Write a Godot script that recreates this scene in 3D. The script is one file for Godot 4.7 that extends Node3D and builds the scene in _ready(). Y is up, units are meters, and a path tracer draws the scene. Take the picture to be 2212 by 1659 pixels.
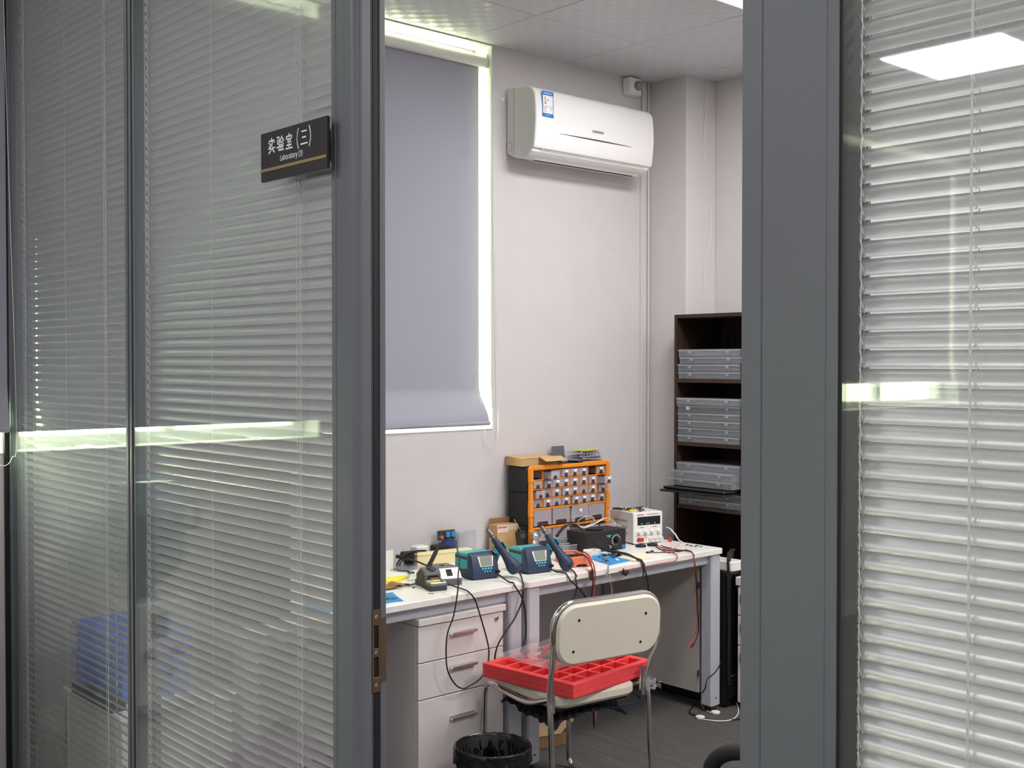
extends Node3D
# A small electronics laboratory seen from the corridor through an open doorway in a glazed partition.
# x runs along the partition away from the window wall, z out of the laboratory into the corridor, y up; metres.

const CEIL := 3.065
const TILE := 0.6335
const DESK := 0.755

const LEDS := [[1.101, -2.622, 0.80], [3.0, -2.622, 0.85], [3.634, -1.355, 0.62], [1.055, 1.097, 0.34], [3.589, 1.097, 0.42], [1.055, 3.631, 0.78], [3.589, 3.631, 0.70], [1.055, 6.165, 0.50], [3.589, 6.165, 0.50]]

var M := {}
var used := {}
var rng := RandomNumberGenerator.new()

func _ready():
	rng.seed = 11
	# ---- camera
	var cam := Camera3D.new()
	cam.name = "camera"
	cam.position = Vector3(3.978, 1.609, 1.320)
	cam.rotation = Vector3(-0.01819, 0.83641, 0.0)
	cam.fov = 37.006
	cam.near = 0.02
	cam.far = 200.0
	add_child(cam)
	cam.current = true
	# ---- sky and exposure
	var sm := ProceduralSkyMaterial.new()
	sm.sky_top_color = Color(0.80, 0.86, 0.74)
	sm.sky_horizon_color = Color(0.97, 1.0, 0.80)
	sm.ground_horizon_color = Color(0.90, 0.95, 0.74)
	sm.ground_bottom_color = Color(0.62, 0.66, 0.54)
	sm.sky_energy_multiplier = 6.2
	sm.ground_energy_multiplier = 5.0
	var env := Environment.new()
	env.background_mode = Environment.BG_SKY
	env.sky = Sky.new()
	env.sky.sky_material = sm
	env.tonemap_mode = Environment.TONE_MAPPER_LINEAR
	env.tonemap_exposure = 1.0
	env.sdfgi_enabled = true
	env.ssao_enabled = true
	env.ssil_enabled = true
	var we := WorldEnvironment.new()
	we.name = "world_environment"
	we.environment = env
	add_child(we)
	# ---- ceiling lamps (each is a light panel with an area light of its size): x, z of the tile corner, strength
	materials()
	for l in LEDS:
		led_panel(l[0], l[1], l[2])
	shell()
	windows()
	partition()
	wall_things()
	bookcase()
	desks()
	chair()
	instruments()
	clutter()
	cables()
	floor_things()
	corridor_things()

# ------------------------------------------------------------------ mesh building
class Geo:
	var v := PackedVector3Array()
	var n := PackedVector3Array()
	var uv := PackedVector2Array()
	var xf := Transform3D()

	func tri(a: Vector3, b: Vector3, c: Vector3, na: Vector3, nb: Vector3, nc: Vector3, ua := Vector2.INF, ub := Vector2.INF, uc := Vector2.INF) -> Geo:
		var g := (b - a).cross(c - a)
		if g.dot(na + nb + nc) > 0.0:
			var t := b; b = c; c = t
			var tn := nb; nb = nc; nc = tn
			var tu := ub; ub = uc; uc = tu
		for q in [[a, na, ua], [b, nb, ub], [c, nc, uc]]:
			v.append(xf * (q[0] as Vector3))
			n.append((xf.basis * (q[1] as Vector3)).normalized())
			var w: Vector2 = q[2]
			if w == Vector2.INF:
				var p: Vector3 = q[0]
				var m: Vector3 = (q[1] as Vector3).abs()
				w = Vector2(p.x, p.z) if m.y >= m.x and m.y >= m.z else (Vector2(p.z, -p.y) if m.x >= m.z else Vector2(p.x, -p.y))
			uv.append(w)
		return self

	func flat(pts: Array, mid: Vector3, uvs := []) -> Geo:
		var nn: Vector3 = (pts[1] - pts[0]).cross(pts[2] - pts[0]).normalized()
		var c := Vector3.ZERO
		for p in pts: c += p
		if nn.dot(c / pts.size() - mid) < 0.0: nn = -nn
		for i in range(1, pts.size() - 1):
			if uvs.is_empty(): tri(pts[0], pts[i], pts[i + 1], nn, nn, nn)
			else: tri(pts[0], pts[i], pts[i + 1], nn, nn, nn, uvs[0], uvs[i], uvs[i + 1])
		return self

	# a face with its picture upright: corners from top left, clockwise as one looks at it
	func face(tl: Vector3, tr: Vector3, br: Vector3, bl: Vector3) -> Geo:
		var nn := (tr - tl).cross(bl - tl).normalized() * -1.0
		tri(tl, tr, br, nn, nn, nn, Vector2(0, 0), Vector2(1, 0), Vector2(1, 1))
		tri(tl, br, bl, nn, nn, nn, Vector2(0, 0), Vector2(1, 1), Vector2(0, 1))
		return self

	func box(c: Vector3, s: Vector3, b := 0.0) -> Geo:
		var h := s * 0.5
		b = minf(b, minf(h.x, minf(h.y, h.z)) * 0.95)
		var P := func(ax: int, sg: Vector3) -> Vector3:
			var q := h - Vector3(b, b, b)
			q[ax] = h[ax]
			return c + q * sg
		for ax in 3:
			var u := (ax + 1) % 3
			var w := (ax + 2) % 3
			for s1 in [-1.0, 1.0]:
				var f := []
				for k in [[-1.0, -1.0], [1.0, -1.0], [1.0, 1.0], [-1.0, 1.0]]:
					var sg := Vector3.ZERO
					sg[ax] = s1; sg[u] = k[0]; sg[w] = k[1]
					f.append(P.call(ax, sg))
				flat(f, c)
				if b > 0.0:
					for s2 in [-1.0, 1.0]:
						var e := Vector3.ZERO
						e[ax] = s1; e[u] = s2; e[w] = -1.0
						var e2 := e
						e2[w] = 1.0
						flat([P.call(ax, e), P.call(ax, e2), P.call(u, e2), P.call(u, e)], c)
		if b > 0.0:
			for i in 8:
				var sg := Vector3(1 if i & 1 else -1, 1 if i & 2 else -1, 1 if i & 4 else -1)
				flat([P.call(0, sg), P.call(1, sg), P.call(2, sg)], c)
		return self

	func span(lo: Vector3, hi: Vector3, b := 0.0) -> Geo:
		return box((lo + hi) * 0.5, hi - lo, b)

	func tube(p: Array, r, sides := 8, caps := true, flatten := 1.0) -> Geo:
		var cnt := p.size()
		var fr := Vector3.ZERO
		var rings := []
		var norms := []
		for i in cnt:
			var t: Vector3 = (p[mini(i + 1, cnt - 1)] - p[maxi(i - 1, 0)]).normalized()
			if fr == Vector3.ZERO: fr = t.cross(Vector3.UP if absf(t.y) < 0.9 else Vector3.RIGHT).normalized()
			fr = (fr - t * fr.dot(t)).normalized()
			var bi := t.cross(fr)
			var rr: float = r[i] if r is Array else r
			var ring := []
			var nr := []
			for k in sides:
				var a := TAU * k / sides
				var d := fr * cos(a) + bi * sin(a)
				ring.append(p[i] + (fr * cos(a) + bi * sin(a) * flatten) * rr)
				nr.append(d)
			rings.append(ring)
			norms.append(nr)
		for i in cnt - 1:
			for k in sides:
				var k2 := (k + 1) % sides
				tri(rings[i][k], rings[i][k2], rings[i + 1][k2], norms[i][k], norms[i][k2], norms[i + 1][k2])
				tri(rings[i][k], rings[i + 1][k2], rings[i + 1][k], norms[i][k], norms[i + 1][k2], norms[i + 1][k])
		if caps:
			flat(rings[0], p[1])
			flat(rings[cnt - 1], p[cnt - 2])
		return self

	func rod(a: Vector3, b: Vector3, r: float, sides := 12) -> Geo:
		return tube([a, b], r, sides)

	# profile of (radius, height) from one end of the axis to the other, turned round y
	func lathe(prof: Array, segs := 24) -> Geo:
		var cnt := prof.size()
		var ns := []
		for i in cnt - 1:
			var d: Vector2 = prof[i + 1] - prof[i]
			ns.append(Vector2(d.y, -d.x).normalized())
		for i in cnt - 1:
			var n0: Vector2 = ns[i]
			var n1: Vector2 = ns[i]
			if i > 0 and ns[i - 1].dot(ns[i]) > 0.7: n0 = (ns[i - 1] + ns[i]).normalized()
			if i < cnt - 2 and ns[i + 1].dot(ns[i]) > 0.7: n1 = (ns[i + 1] + ns[i]).normalized()
			for k in segs:
				var a := TAU * k / segs
				var b := TAU * (k + 1) / segs
				var A := Vector3(cos(a), 0, sin(a))
				var B := Vector3(cos(b), 0, sin(b))
				var p0: Vector2 = prof[i]
				var p1: Vector2 = prof[i + 1]
				var q := [A * p0.x + Vector3.UP * p0.y, B * p0.x + Vector3.UP * p0.y, B * p1.x + Vector3.UP * p1.y, A * p1.x + Vector3.UP * p1.y]
				var m := [A * n0.x + Vector3.UP * n0.y, B * n0.x + Vector3.UP * n0.y, B * n1.x + Vector3.UP * n1.y, A * n1.x + Vector3.UP * n1.y]
				if p0.x > 1e-6: tri(q[0], q[1], q[2], m[0], m[1], m[2])
				if p1.x > 1e-6: tri(q[0], q[2], q[3], m[0], m[2], m[3])
		return self

	# a polygon in x and y, drawn out along z from z0 to z1; corners under 35 degrees are smooth
	func prism(poly: PackedVector2Array, z0: float, z1: float, b := 0.0) -> Geo:
		if Geometry2D.is_polygon_clockwise(poly): poly.reverse()
		var cnt := poly.size()
		var en := []
		for i in cnt:
			var d := poly[(i + 1) % cnt] - poly[i]
			en.append(Vector2(d.y, -d.x).normalized())
		var ins := PackedVector2Array()
		for i in cnt:
			var m: Vector2 = en[i] + en[(i + cnt - 1) % cnt]
			ins.append(poly[i] - m / maxf(m.length_squared() * 0.5, 0.2) * b)
		for i in cnt:
			var j := (i + 1) % cnt
			var na: Vector2 = en[i]
			var nb: Vector2 = en[i]
			var pv: Vector2 = en[(i + cnt - 1) % cnt]
			var nx: Vector2 = en[j]
			if pv.dot(en[i]) > 0.82: na = (pv + en[i]).normalized()
			if nx.dot(en[i]) > 0.82: nb = (nx + en[i]).normalized()
			var A := Vector3(na.x, na.y, 0)
			var B := Vector3(nb.x, nb.y, 0)
			var a0 := Vector3(poly[i].x, poly[i].y, z0 + b)
			var b0 := Vector3(poly[j].x, poly[j].y, z0 + b)
			var a1 := Vector3(poly[i].x, poly[i].y, z1 - b)
			var b1 := Vector3(poly[j].x, poly[j].y, z1 - b)
			tri(a0, b0, b1, A, B, B)
			tri(a0, b1, a1, A, B, A)
			if b > 0.0:
				for s in [0, 1]:
					var zz := z0 if s == 0 else z1
					var ze := z0 + b if s == 0 else z1 - b
					var dz := Vector3(0, 0, -1 if s == 0 else 1)
					var N := (Vector3(en[i].x, en[i].y, 0) + dz).normalized()
					var c0 := Vector3(ins[i].x, ins[i].y, zz)
					var c1 := Vector3(ins[j].x, ins[j].y, zz)
					tri(Vector3(poly[i].x, poly[i].y, ze), Vector3(poly[j].x, poly[j].y, ze), c1, N, N, N)
					tri(Vector3(poly[i].x, poly[i].y, ze), c1, c0, N, N, N)
		var t := Geometry2D.triangulate_polygon(ins)
		for i in range(0, t.size(), 3):
			for s in [0, 1]:
				var zz := z0 if s == 0 else z1
				var N := Vector3(0, 0, -1 if s == 0 else 1)
				tri(Vector3(ins[t[i]].x, ins[t[i]].y, zz), Vector3(ins[t[i + 1]].x, ins[t[i + 1]].y, zz), Vector3(ins[t[i + 2]].x, ins[t[i + 2]].y, zz), N, N, N)
		return self

	# a smooth skin f(u, v) of thickness th
	func skin(f: Callable, nu: int, nv: int, th: float) -> Geo:
		var P := []
		var N := []
		for i in nu + 1:
			for j in nv + 1:
				var u := float(i) / nu
				var w := float(j) / nv
				var e := 0.002
				var du: Vector3 = f.call(minf(u + e, 1), w) - f.call(maxf(u - e, 0), w)
				var dv: Vector3 = f.call(u, minf(w + e, 1)) - f.call(u, maxf(w - e, 0))
				P.append(f.call(u, w))
				N.append(du.cross(dv).normalized())
		var W := nv + 1
		for i in nu:
			for j in nv:
				var q := [i * W + j, (i + 1) * W + j, (i + 1) * W + j + 1, i * W + j + 1]
				for s in [1.0, -1.0]:
					var o: Array = q.map(func(k): return P[k] + N[k] * th * 0.5 * s)
					var m: Array = q.map(func(k): return N[k] * s)
					var t: Array = q.map(func(k): return Vector2(float(k / W) / nu, float(k % W) / nv))
					tri(o[0], o[1], o[2], m[0], m[1], m[2], t[0], t[1], t[2])
					tri(o[0], o[2], o[3], m[0], m[2], m[3], t[0], t[2], t[3])
		var rim := []
		for i in nu: rim.append([i * W, (i + 1) * W]); rim.append([i * W + nv, (i + 1) * W + nv])
		for j in nv: rim.append([j, j + 1]); rim.append([nu * W + j, nu * W + j + 1])
		for k in rim:
			var a: int = k[0]
			var b: int = k[1]
			var h: Vector3 = N[a] * th * 0.5
			var mid: Vector3 = P[(nu / 2) * W + nv / 2]
			flat([P[a] + h, P[b] + h, P[b] - h, P[a] - h], mid)
		return self

	func add(m: Mesh, t: Transform3D) -> Geo:
		for s in m.get_surface_count():
			var a := m.surface_get_arrays(s)
			var vv: PackedVector3Array = a[Mesh.ARRAY_VERTEX]
			var nn: PackedVector3Array = a[Mesh.ARRAY_NORMAL]
			var ix: PackedInt32Array = a[Mesh.ARRAY_INDEX] if a[Mesh.ARRAY_INDEX] != null else PackedInt32Array(range(vv.size()))
			for i in ix:
				v.append(t * vv[i])
				n.append((t.basis * nn[i]).normalized())
				uv.append(Vector2.ZERO)
		return self

	func mesh() -> ArrayMesh:
		var a := []
		a.resize(Mesh.ARRAY_MAX)
		a[Mesh.ARRAY_VERTEX] = v
		a[Mesh.ARRAY_NORMAL] = n
		a[Mesh.ARRAY_TEX_UV] = uv
		var m := ArrayMesh.new()
		m.add_surface_from_arrays(Mesh.PRIMITIVE_TRIANGLES, a)
		return m

func G(t := Transform3D()) -> Geo:
	var g := Geo.new()
	g.xf = t
	return g

func at(p: Vector3, yaw := 0.0, pitch := 0.0, roll := 0.0) -> Transform3D:
	return Transform3D(Basis.from_euler(Vector3(pitch, yaw, roll)), p)

# y axis of the geometry laid along d
func along(p: Vector3, d: Vector3) -> Transform3D:
	var y := d.normalized()
	var x := y.cross(Vector3(0, 0, 1) if absf(y.z) < 0.9 else Vector3(1, 0, 0)).normalized()
	return Transform3D(Basis(x, y, x.cross(y)), p)

func rrect(w: float, h: float, r: float, seg := 4, c := Vector2.ZERO) -> PackedVector2Array:
	var o := PackedVector2Array()
	for k in 4:
		var q := c + Vector2((w / 2 - r) * (1 if k in [0, 3] else -1), (h / 2 - r) * (1 if k < 2 else -1))
		for i in seg + 1:
			var a := PI / 2 * (k + float(i) / seg)
			o.append(q + Vector2(cos(a), sin(a)) * r)
	return o

func poly(a: Array) -> PackedVector2Array:
	var o := PackedVector2Array()
	for p in a: o.append(Vector2(p[0], p[1]))
	return o

func curve(c: Array, per := 6) -> Array:
	var o := []
	var m := c.size()
	for i in m - 1:
		var p0: Vector3 = c[maxi(i - 1, 0)]
		var p1: Vector3 = c[i]
		var p2: Vector3 = c[i + 1]
		var p3: Vector3 = c[mini(i + 2, m - 1)]
		for k in per:
			var t := float(k) / per
			o.append(0.5 * ((2.0 * p1) + (p2 - p0) * t + (2.0 * p0 - 5.0 * p1 + 4.0 * p2 - p3) * t * t + (3.0 * p1 - p0 - 3.0 * p2 + p3) * t * t * t))
	o.append(c[m - 1])
	return o

# ------------------------------------------------------------------ naming
func numbered(called: String) -> String:
	used[called] = used.get(called, -1) + 1
	return called if used[called] == 0 else "%s_%03d" % [called, used[called]]

func tag(o: Node3D, label: String, category: String, group := "") -> Node3D:
	o.set_meta("label", label)
	o.set_meta("category", category)
	if group: o.set_meta("group", group)
	return o

func thing(called: String, label: String, category: String, p := Vector3.ZERO, yaw := 0.0, group := "") -> Node3D:
	var o := Node3D.new()
	o.name = numbered(called)
	add_child(o)
	o.position = p
	o.rotation.y = yaw
	return tag(o, label, category, group)

func part(called: String, g, m: Material, parent: Node3D, label := "") -> MeshInstance3D:
	var o := MeshInstance3D.new()
	o.name = called if parent != self else numbered(called)
	o.mesh = g.mesh() if g is Geo else g
	o.material_override = m
	o.cast_shadow = GeometryInstance3D.SHADOW_CASTING_SETTING_ON
	parent.add_child(o, true)
	if label: o.set_meta("label", label)
	return o

# a thing that is one mesh
func solo(called: String, g, m: Material, label: String, category: String, group := "") -> MeshInstance3D:
	var o := part(called, g, m, self)
	tag(o, label, category, group)
	return o

func struct(called: String, g, m: Material) -> MeshInstance3D:
	var o := part(called, g, m, self)
	o.set_meta("kind", "structure")
	return o

func struct_node(called: String) -> Node3D:
	var o := Node3D.new()
	o.name = numbered(called)
	o.set_meta("kind", "structure")
	add_child(o)
	return o

func dup(o: Node3D, p: Vector3, yaw: float, label: String) -> Node3D:
	var r: Node3D = o.duplicate()
	r.name = numbered(String(o.name).rstrip("0123456789").trim_suffix("_"))
	add_child(r)
	r.position = p
	r.rotation.y = yaw
	r.set_meta("label", label)
	return r

func text_mesh(s: String, size: float, bold := false, font := "Droid Sans") -> TextMesh:
	var t := TextMesh.new()
	var f := SystemFont.new()
	f.font_names = PackedStringArray([font])
	if bold: f.font_weight = 700
	t.font = f
	t.text = s
	t.font_size = 64
	t.pixel_size = size / 64.0
	t.depth = size * 0.02
	t.curve_step = 2.0
	return t

# ------------------------------------------------------------------ materials
func mat(called: String, c: Color, rough := 0.5, metal := 0.0) -> StandardMaterial3D:
	var m := StandardMaterial3D.new()
	m.resource_name = called
	m.albedo_color = c
	m.roughness = rough
	m.metallic = metal
	M[called] = m
	return m

func c8(r: float, g: float, b: float) -> Color:
	return Color(r / 255.0, g / 255.0, b / 255.0)

func noise_tex(freq: float, seed_: int, as_normal := false, strength := 4.0, size := 256, ramp: Gradient = null) -> NoiseTexture2D:
	var f := FastNoiseLite.new()
	f.seed = seed_
	f.frequency = freq
	f.fractal_octaves = 4
	var t := NoiseTexture2D.new()
	t.width = size
	t.height = size
	t.seamless = true
	t.noise = f
	t.as_normal_map = as_normal
	t.bump_strength = strength
	if ramp: t.color_ramp = ramp
	return t

func ramp2(a: Color, b: Color) -> Gradient:
	var g := Gradient.new()
	g.set_color(0, a)
	g.set_color(1, b)
	return g

func glass(called: String, c: Color, a: float) -> StandardMaterial3D:
	var m := mat(called, Color(c.r, c.g, c.b, a), 0.02)
	m.transparency = BaseMaterial3D.TRANSPARENCY_ALPHA
	return m

func clear(called: String, c: Color, a: float, rough := 0.3) -> StandardMaterial3D:
	var m := mat(called, Color(c.r, c.g, c.b, a), rough)
	m.transparency = BaseMaterial3D.TRANSPARENCY_ALPHA
	return m

func materials():
	# painted wall: pale grey with a fine roller texture
	var w := mat("wall", c8(207, 203, 203), 0.85)
	w.albedo_texture = noise_tex(0.01, 3, false, 1.0, 256, ramp2(Color(0.985, 0.985, 0.985), Color(1, 1, 1)))
	w.normal_enabled = true
	w.normal_texture = noise_tex(0.2, 5, true, 1.0)
	w.normal_scale = 0.12
	w.uv1_triplanar = true
	w.uv1_world_triplanar = true
	w.uv1_scale = Vector3(1.6, 1.6, 1.6)
	mat("reveal", c8(226, 226, 220), 0.7)
	mat("caulk", c8(225, 224, 222), 0.7)
	# carpet: fine dark ribs along x with speckle
	var im := Image.create(512, 512, false, Image.FORMAT_RGB8)
	var hm := Image.create(512, 512, false, Image.FORMAT_RGB8)
	var nz := FastNoiseLite.new()
	nz.seed = 4
	nz.frequency = 0.03
	var row := []
	for y in 512:
		row.append(rng.randf() * 0.55 + 0.45 * (0.5 + 0.5 * sin(y * TAU / 8.0)))
	for y in 512:
		for x in 512:
			var k: float = row[y] * 0.55 + 0.45 * (0.5 + 0.5 * nz.get_noise_2d(x * 0.35, y * 4.0)) + (rng.randf() - 0.5) * 0.35
			var t := clampf(k, 0.0, 1.0)
			im.set_pixel(x, y, c8(52, 51, 50).lerp(c8(108, 105, 101), t))
			hm.set_pixel(x, y, Color(t, t, t))
	var cp := mat("carpet", Color.WHITE, 0.95)
	cp.albedo_texture = ImageTexture.create_from_image(im)
	cp.heightmap_enabled = true
	cp.heightmap_texture = ImageTexture.create_from_image(hm)
	cp.heightmap_scale = 0.25
	cp.uv1_triplanar = true
	cp.uv1_world_triplanar = true
	cp.uv1_scale = Vector3(1.1, 1.1, 1.1)
	# metal ceiling tile embossed with a basket weave
	var bw := Image.create(128, 128, false, Image.FORMAT_RGB8)
	var gl := Image.create(128, 128, false, Image.FORMAT_RGB8)
	for y in 128:
		for x in 128:
			var up: bool = (x / 32 + y / 32) % 2 == 0
			var e := clampf(minf(minf(x % 32, 31 - x % 32), minf(y % 32, 31 - y % 32)) / 3.0, 0.0, 1.0)
			var h := 0.3 + e * (0.5 if up else -0.2)
			bw.set_pixel(x, y, Color(h, h, h))
			var r := lerpf(0.62, 0.34, e) if up else 0.62
			gl.set_pixel(x, y, Color(r, r, r))
	bw.bump_map_to_normal_map(2.0)
	var ct := mat("ceiling_tile", c8(212, 210, 213), 1.0)
	ct.roughness_texture = ImageTexture.create_from_image(gl)
	ct.metallic_specular = 0.6
	ct.normal_enabled = true
	ct.normal_texture = ImageTexture.create_from_image(bw)
	ct.normal_scale = 0.12
	ct.uv1_triplanar = true
	ct.uv1_world_triplanar = true
	ct.uv1_scale = Vector3(5.5, 5.5, 5.5)
	mat("ceiling_back", c8(60, 60, 62), 0.9)
	# partition profiles: powder coated grey
	var fr := mat("frame", c8(102, 107, 112), 0.42)
	fr.normal_enabled = true
	fr.normal_texture = noise_tex(0.25, 8, true, 1.0)
	fr.normal_scale = 0.06
	fr.uv1_triplanar = true
	fr.uv1_scale = Vector3(8, 8, 8)
	mat("rubber", c8(22, 22, 22), 0.6)
	mat("groove", c8(30, 31, 32), 0.7)
	mat("bronze", c8(128, 104, 84), 0.35, 0.75)
	mat("hole", c8(8, 8, 8), 0.8)
	mat("steel", c8(205, 205, 205), 0.22, 1.0)
	mat("chrome", c8(215, 214, 212), 0.14, 1.0)
	glass("pane", Color(0.80, 0.87, 0.82), 0.035)
	M.pane.metallic_specular = 0.48
	glass("window_pane", Color(0.90, 0.98, 0.90), 0.02)
	mat("slat", c8(198, 201, 200), 0.30, 0.45)
	mat("blind_cord", c8(228, 228, 224), 0.7)
	var fb := mat("blind_fabric", c8(158, 158, 170), 0.75)
	fb.normal_enabled = true
	fb.normal_texture = noise_tex(0.2, 12, true, 2.0)
	fb.normal_scale = 0.15
	fb.uv1_triplanar = true
	fb.uv1_scale = Vector3(12, 12, 12)
	mat("white_tube", c8(228, 226, 220), 0.35)
	mat("white_plastic", c8(236, 234, 230), 0.35)
	mat("white_cable", c8(232, 230, 224), 0.45)
	mat("window_frame", c8(226, 228, 222), 0.4)
	mat("sign_black", c8(38, 37, 37), 0.45)
	mat("gold", c8(178, 156, 112), 0.35, 0.6)
	mat("print_white", c8(245, 245, 245), 0.6)
	var le := mat("led_face", Color.WHITE, 0.6)
	le.emission_enabled = true
	le.emission = Color(0.97, 0.99, 1.0)
	le.emission_energy_multiplier = 1.2
	mat("led_rim", c8(232, 232, 232), 0.4)
	# furniture
	mat("desk_white", c8(247, 245, 241), 0.3)
	M.desk_white.albedo_texture = noise_tex(0.006, 21, false, 1.0, 512, ramp2(Color(0.96, 0.955, 0.94), Color(1, 1, 1)))
	M.desk_white.uv1_triplanar = true
	M.desk_white.uv1_scale = Vector3(1.5, 1.5, 1.5)
	mat("desk_edge", c8(228, 225, 221), 0.4)
	mat("desk_steel", c8(190, 193, 201), 0.42)
	mat("desk_panel", c8(196, 191, 184), 0.55)
	mat("cabinet_white", c8(226, 220, 217), 0.45)
	var wd := Image.create(256, 256, false, Image.FORMAT_RGB8)
	var wn := FastNoiseLite.new()
	wn.seed = 9
	wn.frequency = 0.05
	for y in 256:
		for x in 256:
			var t := 0.5 + 0.5 * wn.get_noise_2d(x * 1.6, y * 0.08)
			wd.set_pixel(x, y, c8(30, 18, 12).lerp(c8(70, 44, 28), t))
	var dw := mat("dark_wood", Color.WHITE, 0.5)
	dw.albedo_texture = ImageTexture.create_from_image(wd)
	dw.uv1_triplanar = true
	dw.uv1_scale = Vector3(2, 2, 2)
	mat("dark_edge", c8(46, 38, 33), 0.5)
	clear("clear_box", Color(0.66, 0.68, 0.70), 0.26, 0.26)
	clear("clear_lid", Color(0.74, 0.77, 0.80), 0.30, 0.2)
	clear("drawer_clear", Color(0.86, 0.83, 0.86), 0.36, 0.28)
	mat("black", c8(26, 26, 27), 0.5)
	mat("black_gloss", c8(18, 18, 19), 0.25)
	mat("black_soft", c8(34, 34, 35), 0.75)
	mat("cable_black", c8(20, 20, 21), 0.5)
	mat("grey_case", c8(96, 96, 98), 0.6)
	mat("charcoal", c8(58, 59, 61), 0.6)
	mat("teal", c8(56, 168, 178), 0.45)
	mat("navy", c8(42, 56, 82), 0.5)
	mat("navy_dark", c8(34, 44, 66), 0.5)
	mat("cyan_key", c8(78, 190, 214), 0.5)
	mat("lcd", c8(142, 148, 138), 0.25)
	mat("lcd_dark", c8(58, 60, 62), 0.7)
	M.lcd_dark.metallic_specular = 0.2
	mat("orange", c8(240, 142, 34), 0.45)
	mat("coral", c8(232, 120, 84), 0.55)
	mat("cardboard", c8(196, 160, 112), 0.85)
	mat("cardboard_dark", c8(150, 116, 76), 0.9)
	mat("paper", c8(238, 234, 224), 0.8)
	mat("tape_label", c8(226, 206, 190), 0.6)
	mat("cream_wood", c8(238, 222, 170), 0.6)
	mat("blue_mat", c8(46, 142, 206), 0.7)
	mat("blue_crate", c8(52, 98, 214), 0.45)
	mat("yellow", c8(246, 230, 60), 0.7)
	mat("red", c8(206, 40, 52), 0.5)
	mat("red_foam", c8(238, 74, 78), 0.85)
	mat("red_cable", c8(178, 44, 52), 0.5)
	mat("orange_cable", c8(214, 152, 66), 0.5)
	mat("blue_cable", c8(40, 84, 140), 0.55)
	mat("grey_cable", c8(150, 150, 140), 0.6)
	mat("pcb", c8(40, 110, 76), 0.45)
	mat("pcb_blue", c8(60, 130, 196), 0.4)
	mat("brass", c8(190, 152, 80), 0.3, 0.9)
	mat("foil", c8(170, 170, 168), 0.3, 0.8)
	mat("vinyl", c8(222, 216, 198), 0.5)
	mat("brown", c8(150, 104, 72), 0.8)
	mat("purple", c8(150, 84, 146), 0.7)
	mat("lilac", c8(178, 160, 182), 0.6)
	mat("lime", c8(190, 204, 60), 0.6)
	mat("sticker_blue", c8(40, 128, 200), 0.5)
	mat("sticker_red", c8(206, 70, 70), 0.6)
	clear("bag_film", Color(0.04, 0.04, 0.045), 0.94, 0.28)
	clear("soft_film", Color(0.92, 0.92, 0.94), 0.08, 0.15)
	glass("jug", Color(0.40, 0.66, 0.78), 0.30)
	mat("ac_white", c8(232, 231, 226), 0.35)
	mat("ac_front", c8(244, 243, 241), 0.22)
	mat("seam_grey", c8(170, 170, 166), 0.6)
	mat("grey_plug", c8(140, 140, 138), 0.5)
	mat("duct", c8(205, 202, 202), 0.55)
	mat("energy_label", Color.WHITE, 0.4)
	M.energy_label.albedo_texture = energy_label()
	mat("handle_alu", c8(214, 210, 206), 0.3, 0.8)
	mat("bag_black", c8(20, 20, 21), 0.24)
	mat("yellow_dull", c8(222, 176, 60), 0.6)
	mat("nozzle_steel", c8(120, 116, 114), 0.4, 0.8)
	mat("yellow_sponge", c8(226, 220, 140), 0.8)
	mat("grip_brown", c8(70, 52, 48), 0.6)
	mat("probe_red", c8(200, 60, 90), 0.5)
	mat("blue_mat_dark", c8(28, 92, 168), 0.6)
	mat("label_grey_blue", c8(120, 150, 160), 0.6)
	mat("navy_blue", c8(42, 58, 128), 0.4)
	mat("red_print", c8(196, 110, 104), 0.7)
	mat("tape_clear", c8(214, 196, 170), 0.3)
	mat("pcb_pale", c8(190, 196, 186), 0.5)
	mat("cream_board", c8(236, 228, 204), 0.6)
	mat("brass_dark", c8(110, 92, 56), 0.4, 0.8)
	mat("usb_green", c8(44, 58, 50), 0.5)
	mat("carton_pale", c8(222, 190, 142), 0.85)
	mat("jug_water", c8(52, 92, 118), 0.1)
	mat("dust_tool", c8(70, 72, 70), 0.5)

# ------------------------------------------------------------------ the rooms
const ROOM_X := 5.0
const BACK_Z := -3.466
const HALL_Z := 8.6

func led_panel(x0: float, z0: float, power: float):
	var o := thing("ceiling_light", LAMP_LABELS.pop_front(), "ceiling light", Vector3(x0 + 0.31, CEIL, z0 + 0.31), 0.0, "square light panels")
	var rim := G()
	for s in [-1, 1]:
		rim.box(Vector3(0.303 * s, -0.004, 0), Vector3(0.014, 0.012, 0.62), 0.002)
		rim.box(Vector3(0, -0.004, 0.303 * s), Vector3(0.592, 0.012, 0.014), 0.002)
	part("frame", rim, M.led_rim, o)
	part("diffuser", G().box(Vector3(0, -0.001, 0), Vector3(0.592, 0.006, 0.592)), M.led_face, o)
	var l := AreaLight3D.new()
	l.name = "panel_light"
	l.area_size = Vector2(0.588, 0.588)
	l.area_normalize_energy = true
	l.light_energy = 5.2 * power
	l.light_color = Color(1.0, 0.985, 0.985)
	l.position = Vector3(0, -0.008, 0)
	l.rotation = Vector3(-PI / 2, 0, 0)
	l.shadow_enabled = true
	o.add_child(l)

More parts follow.
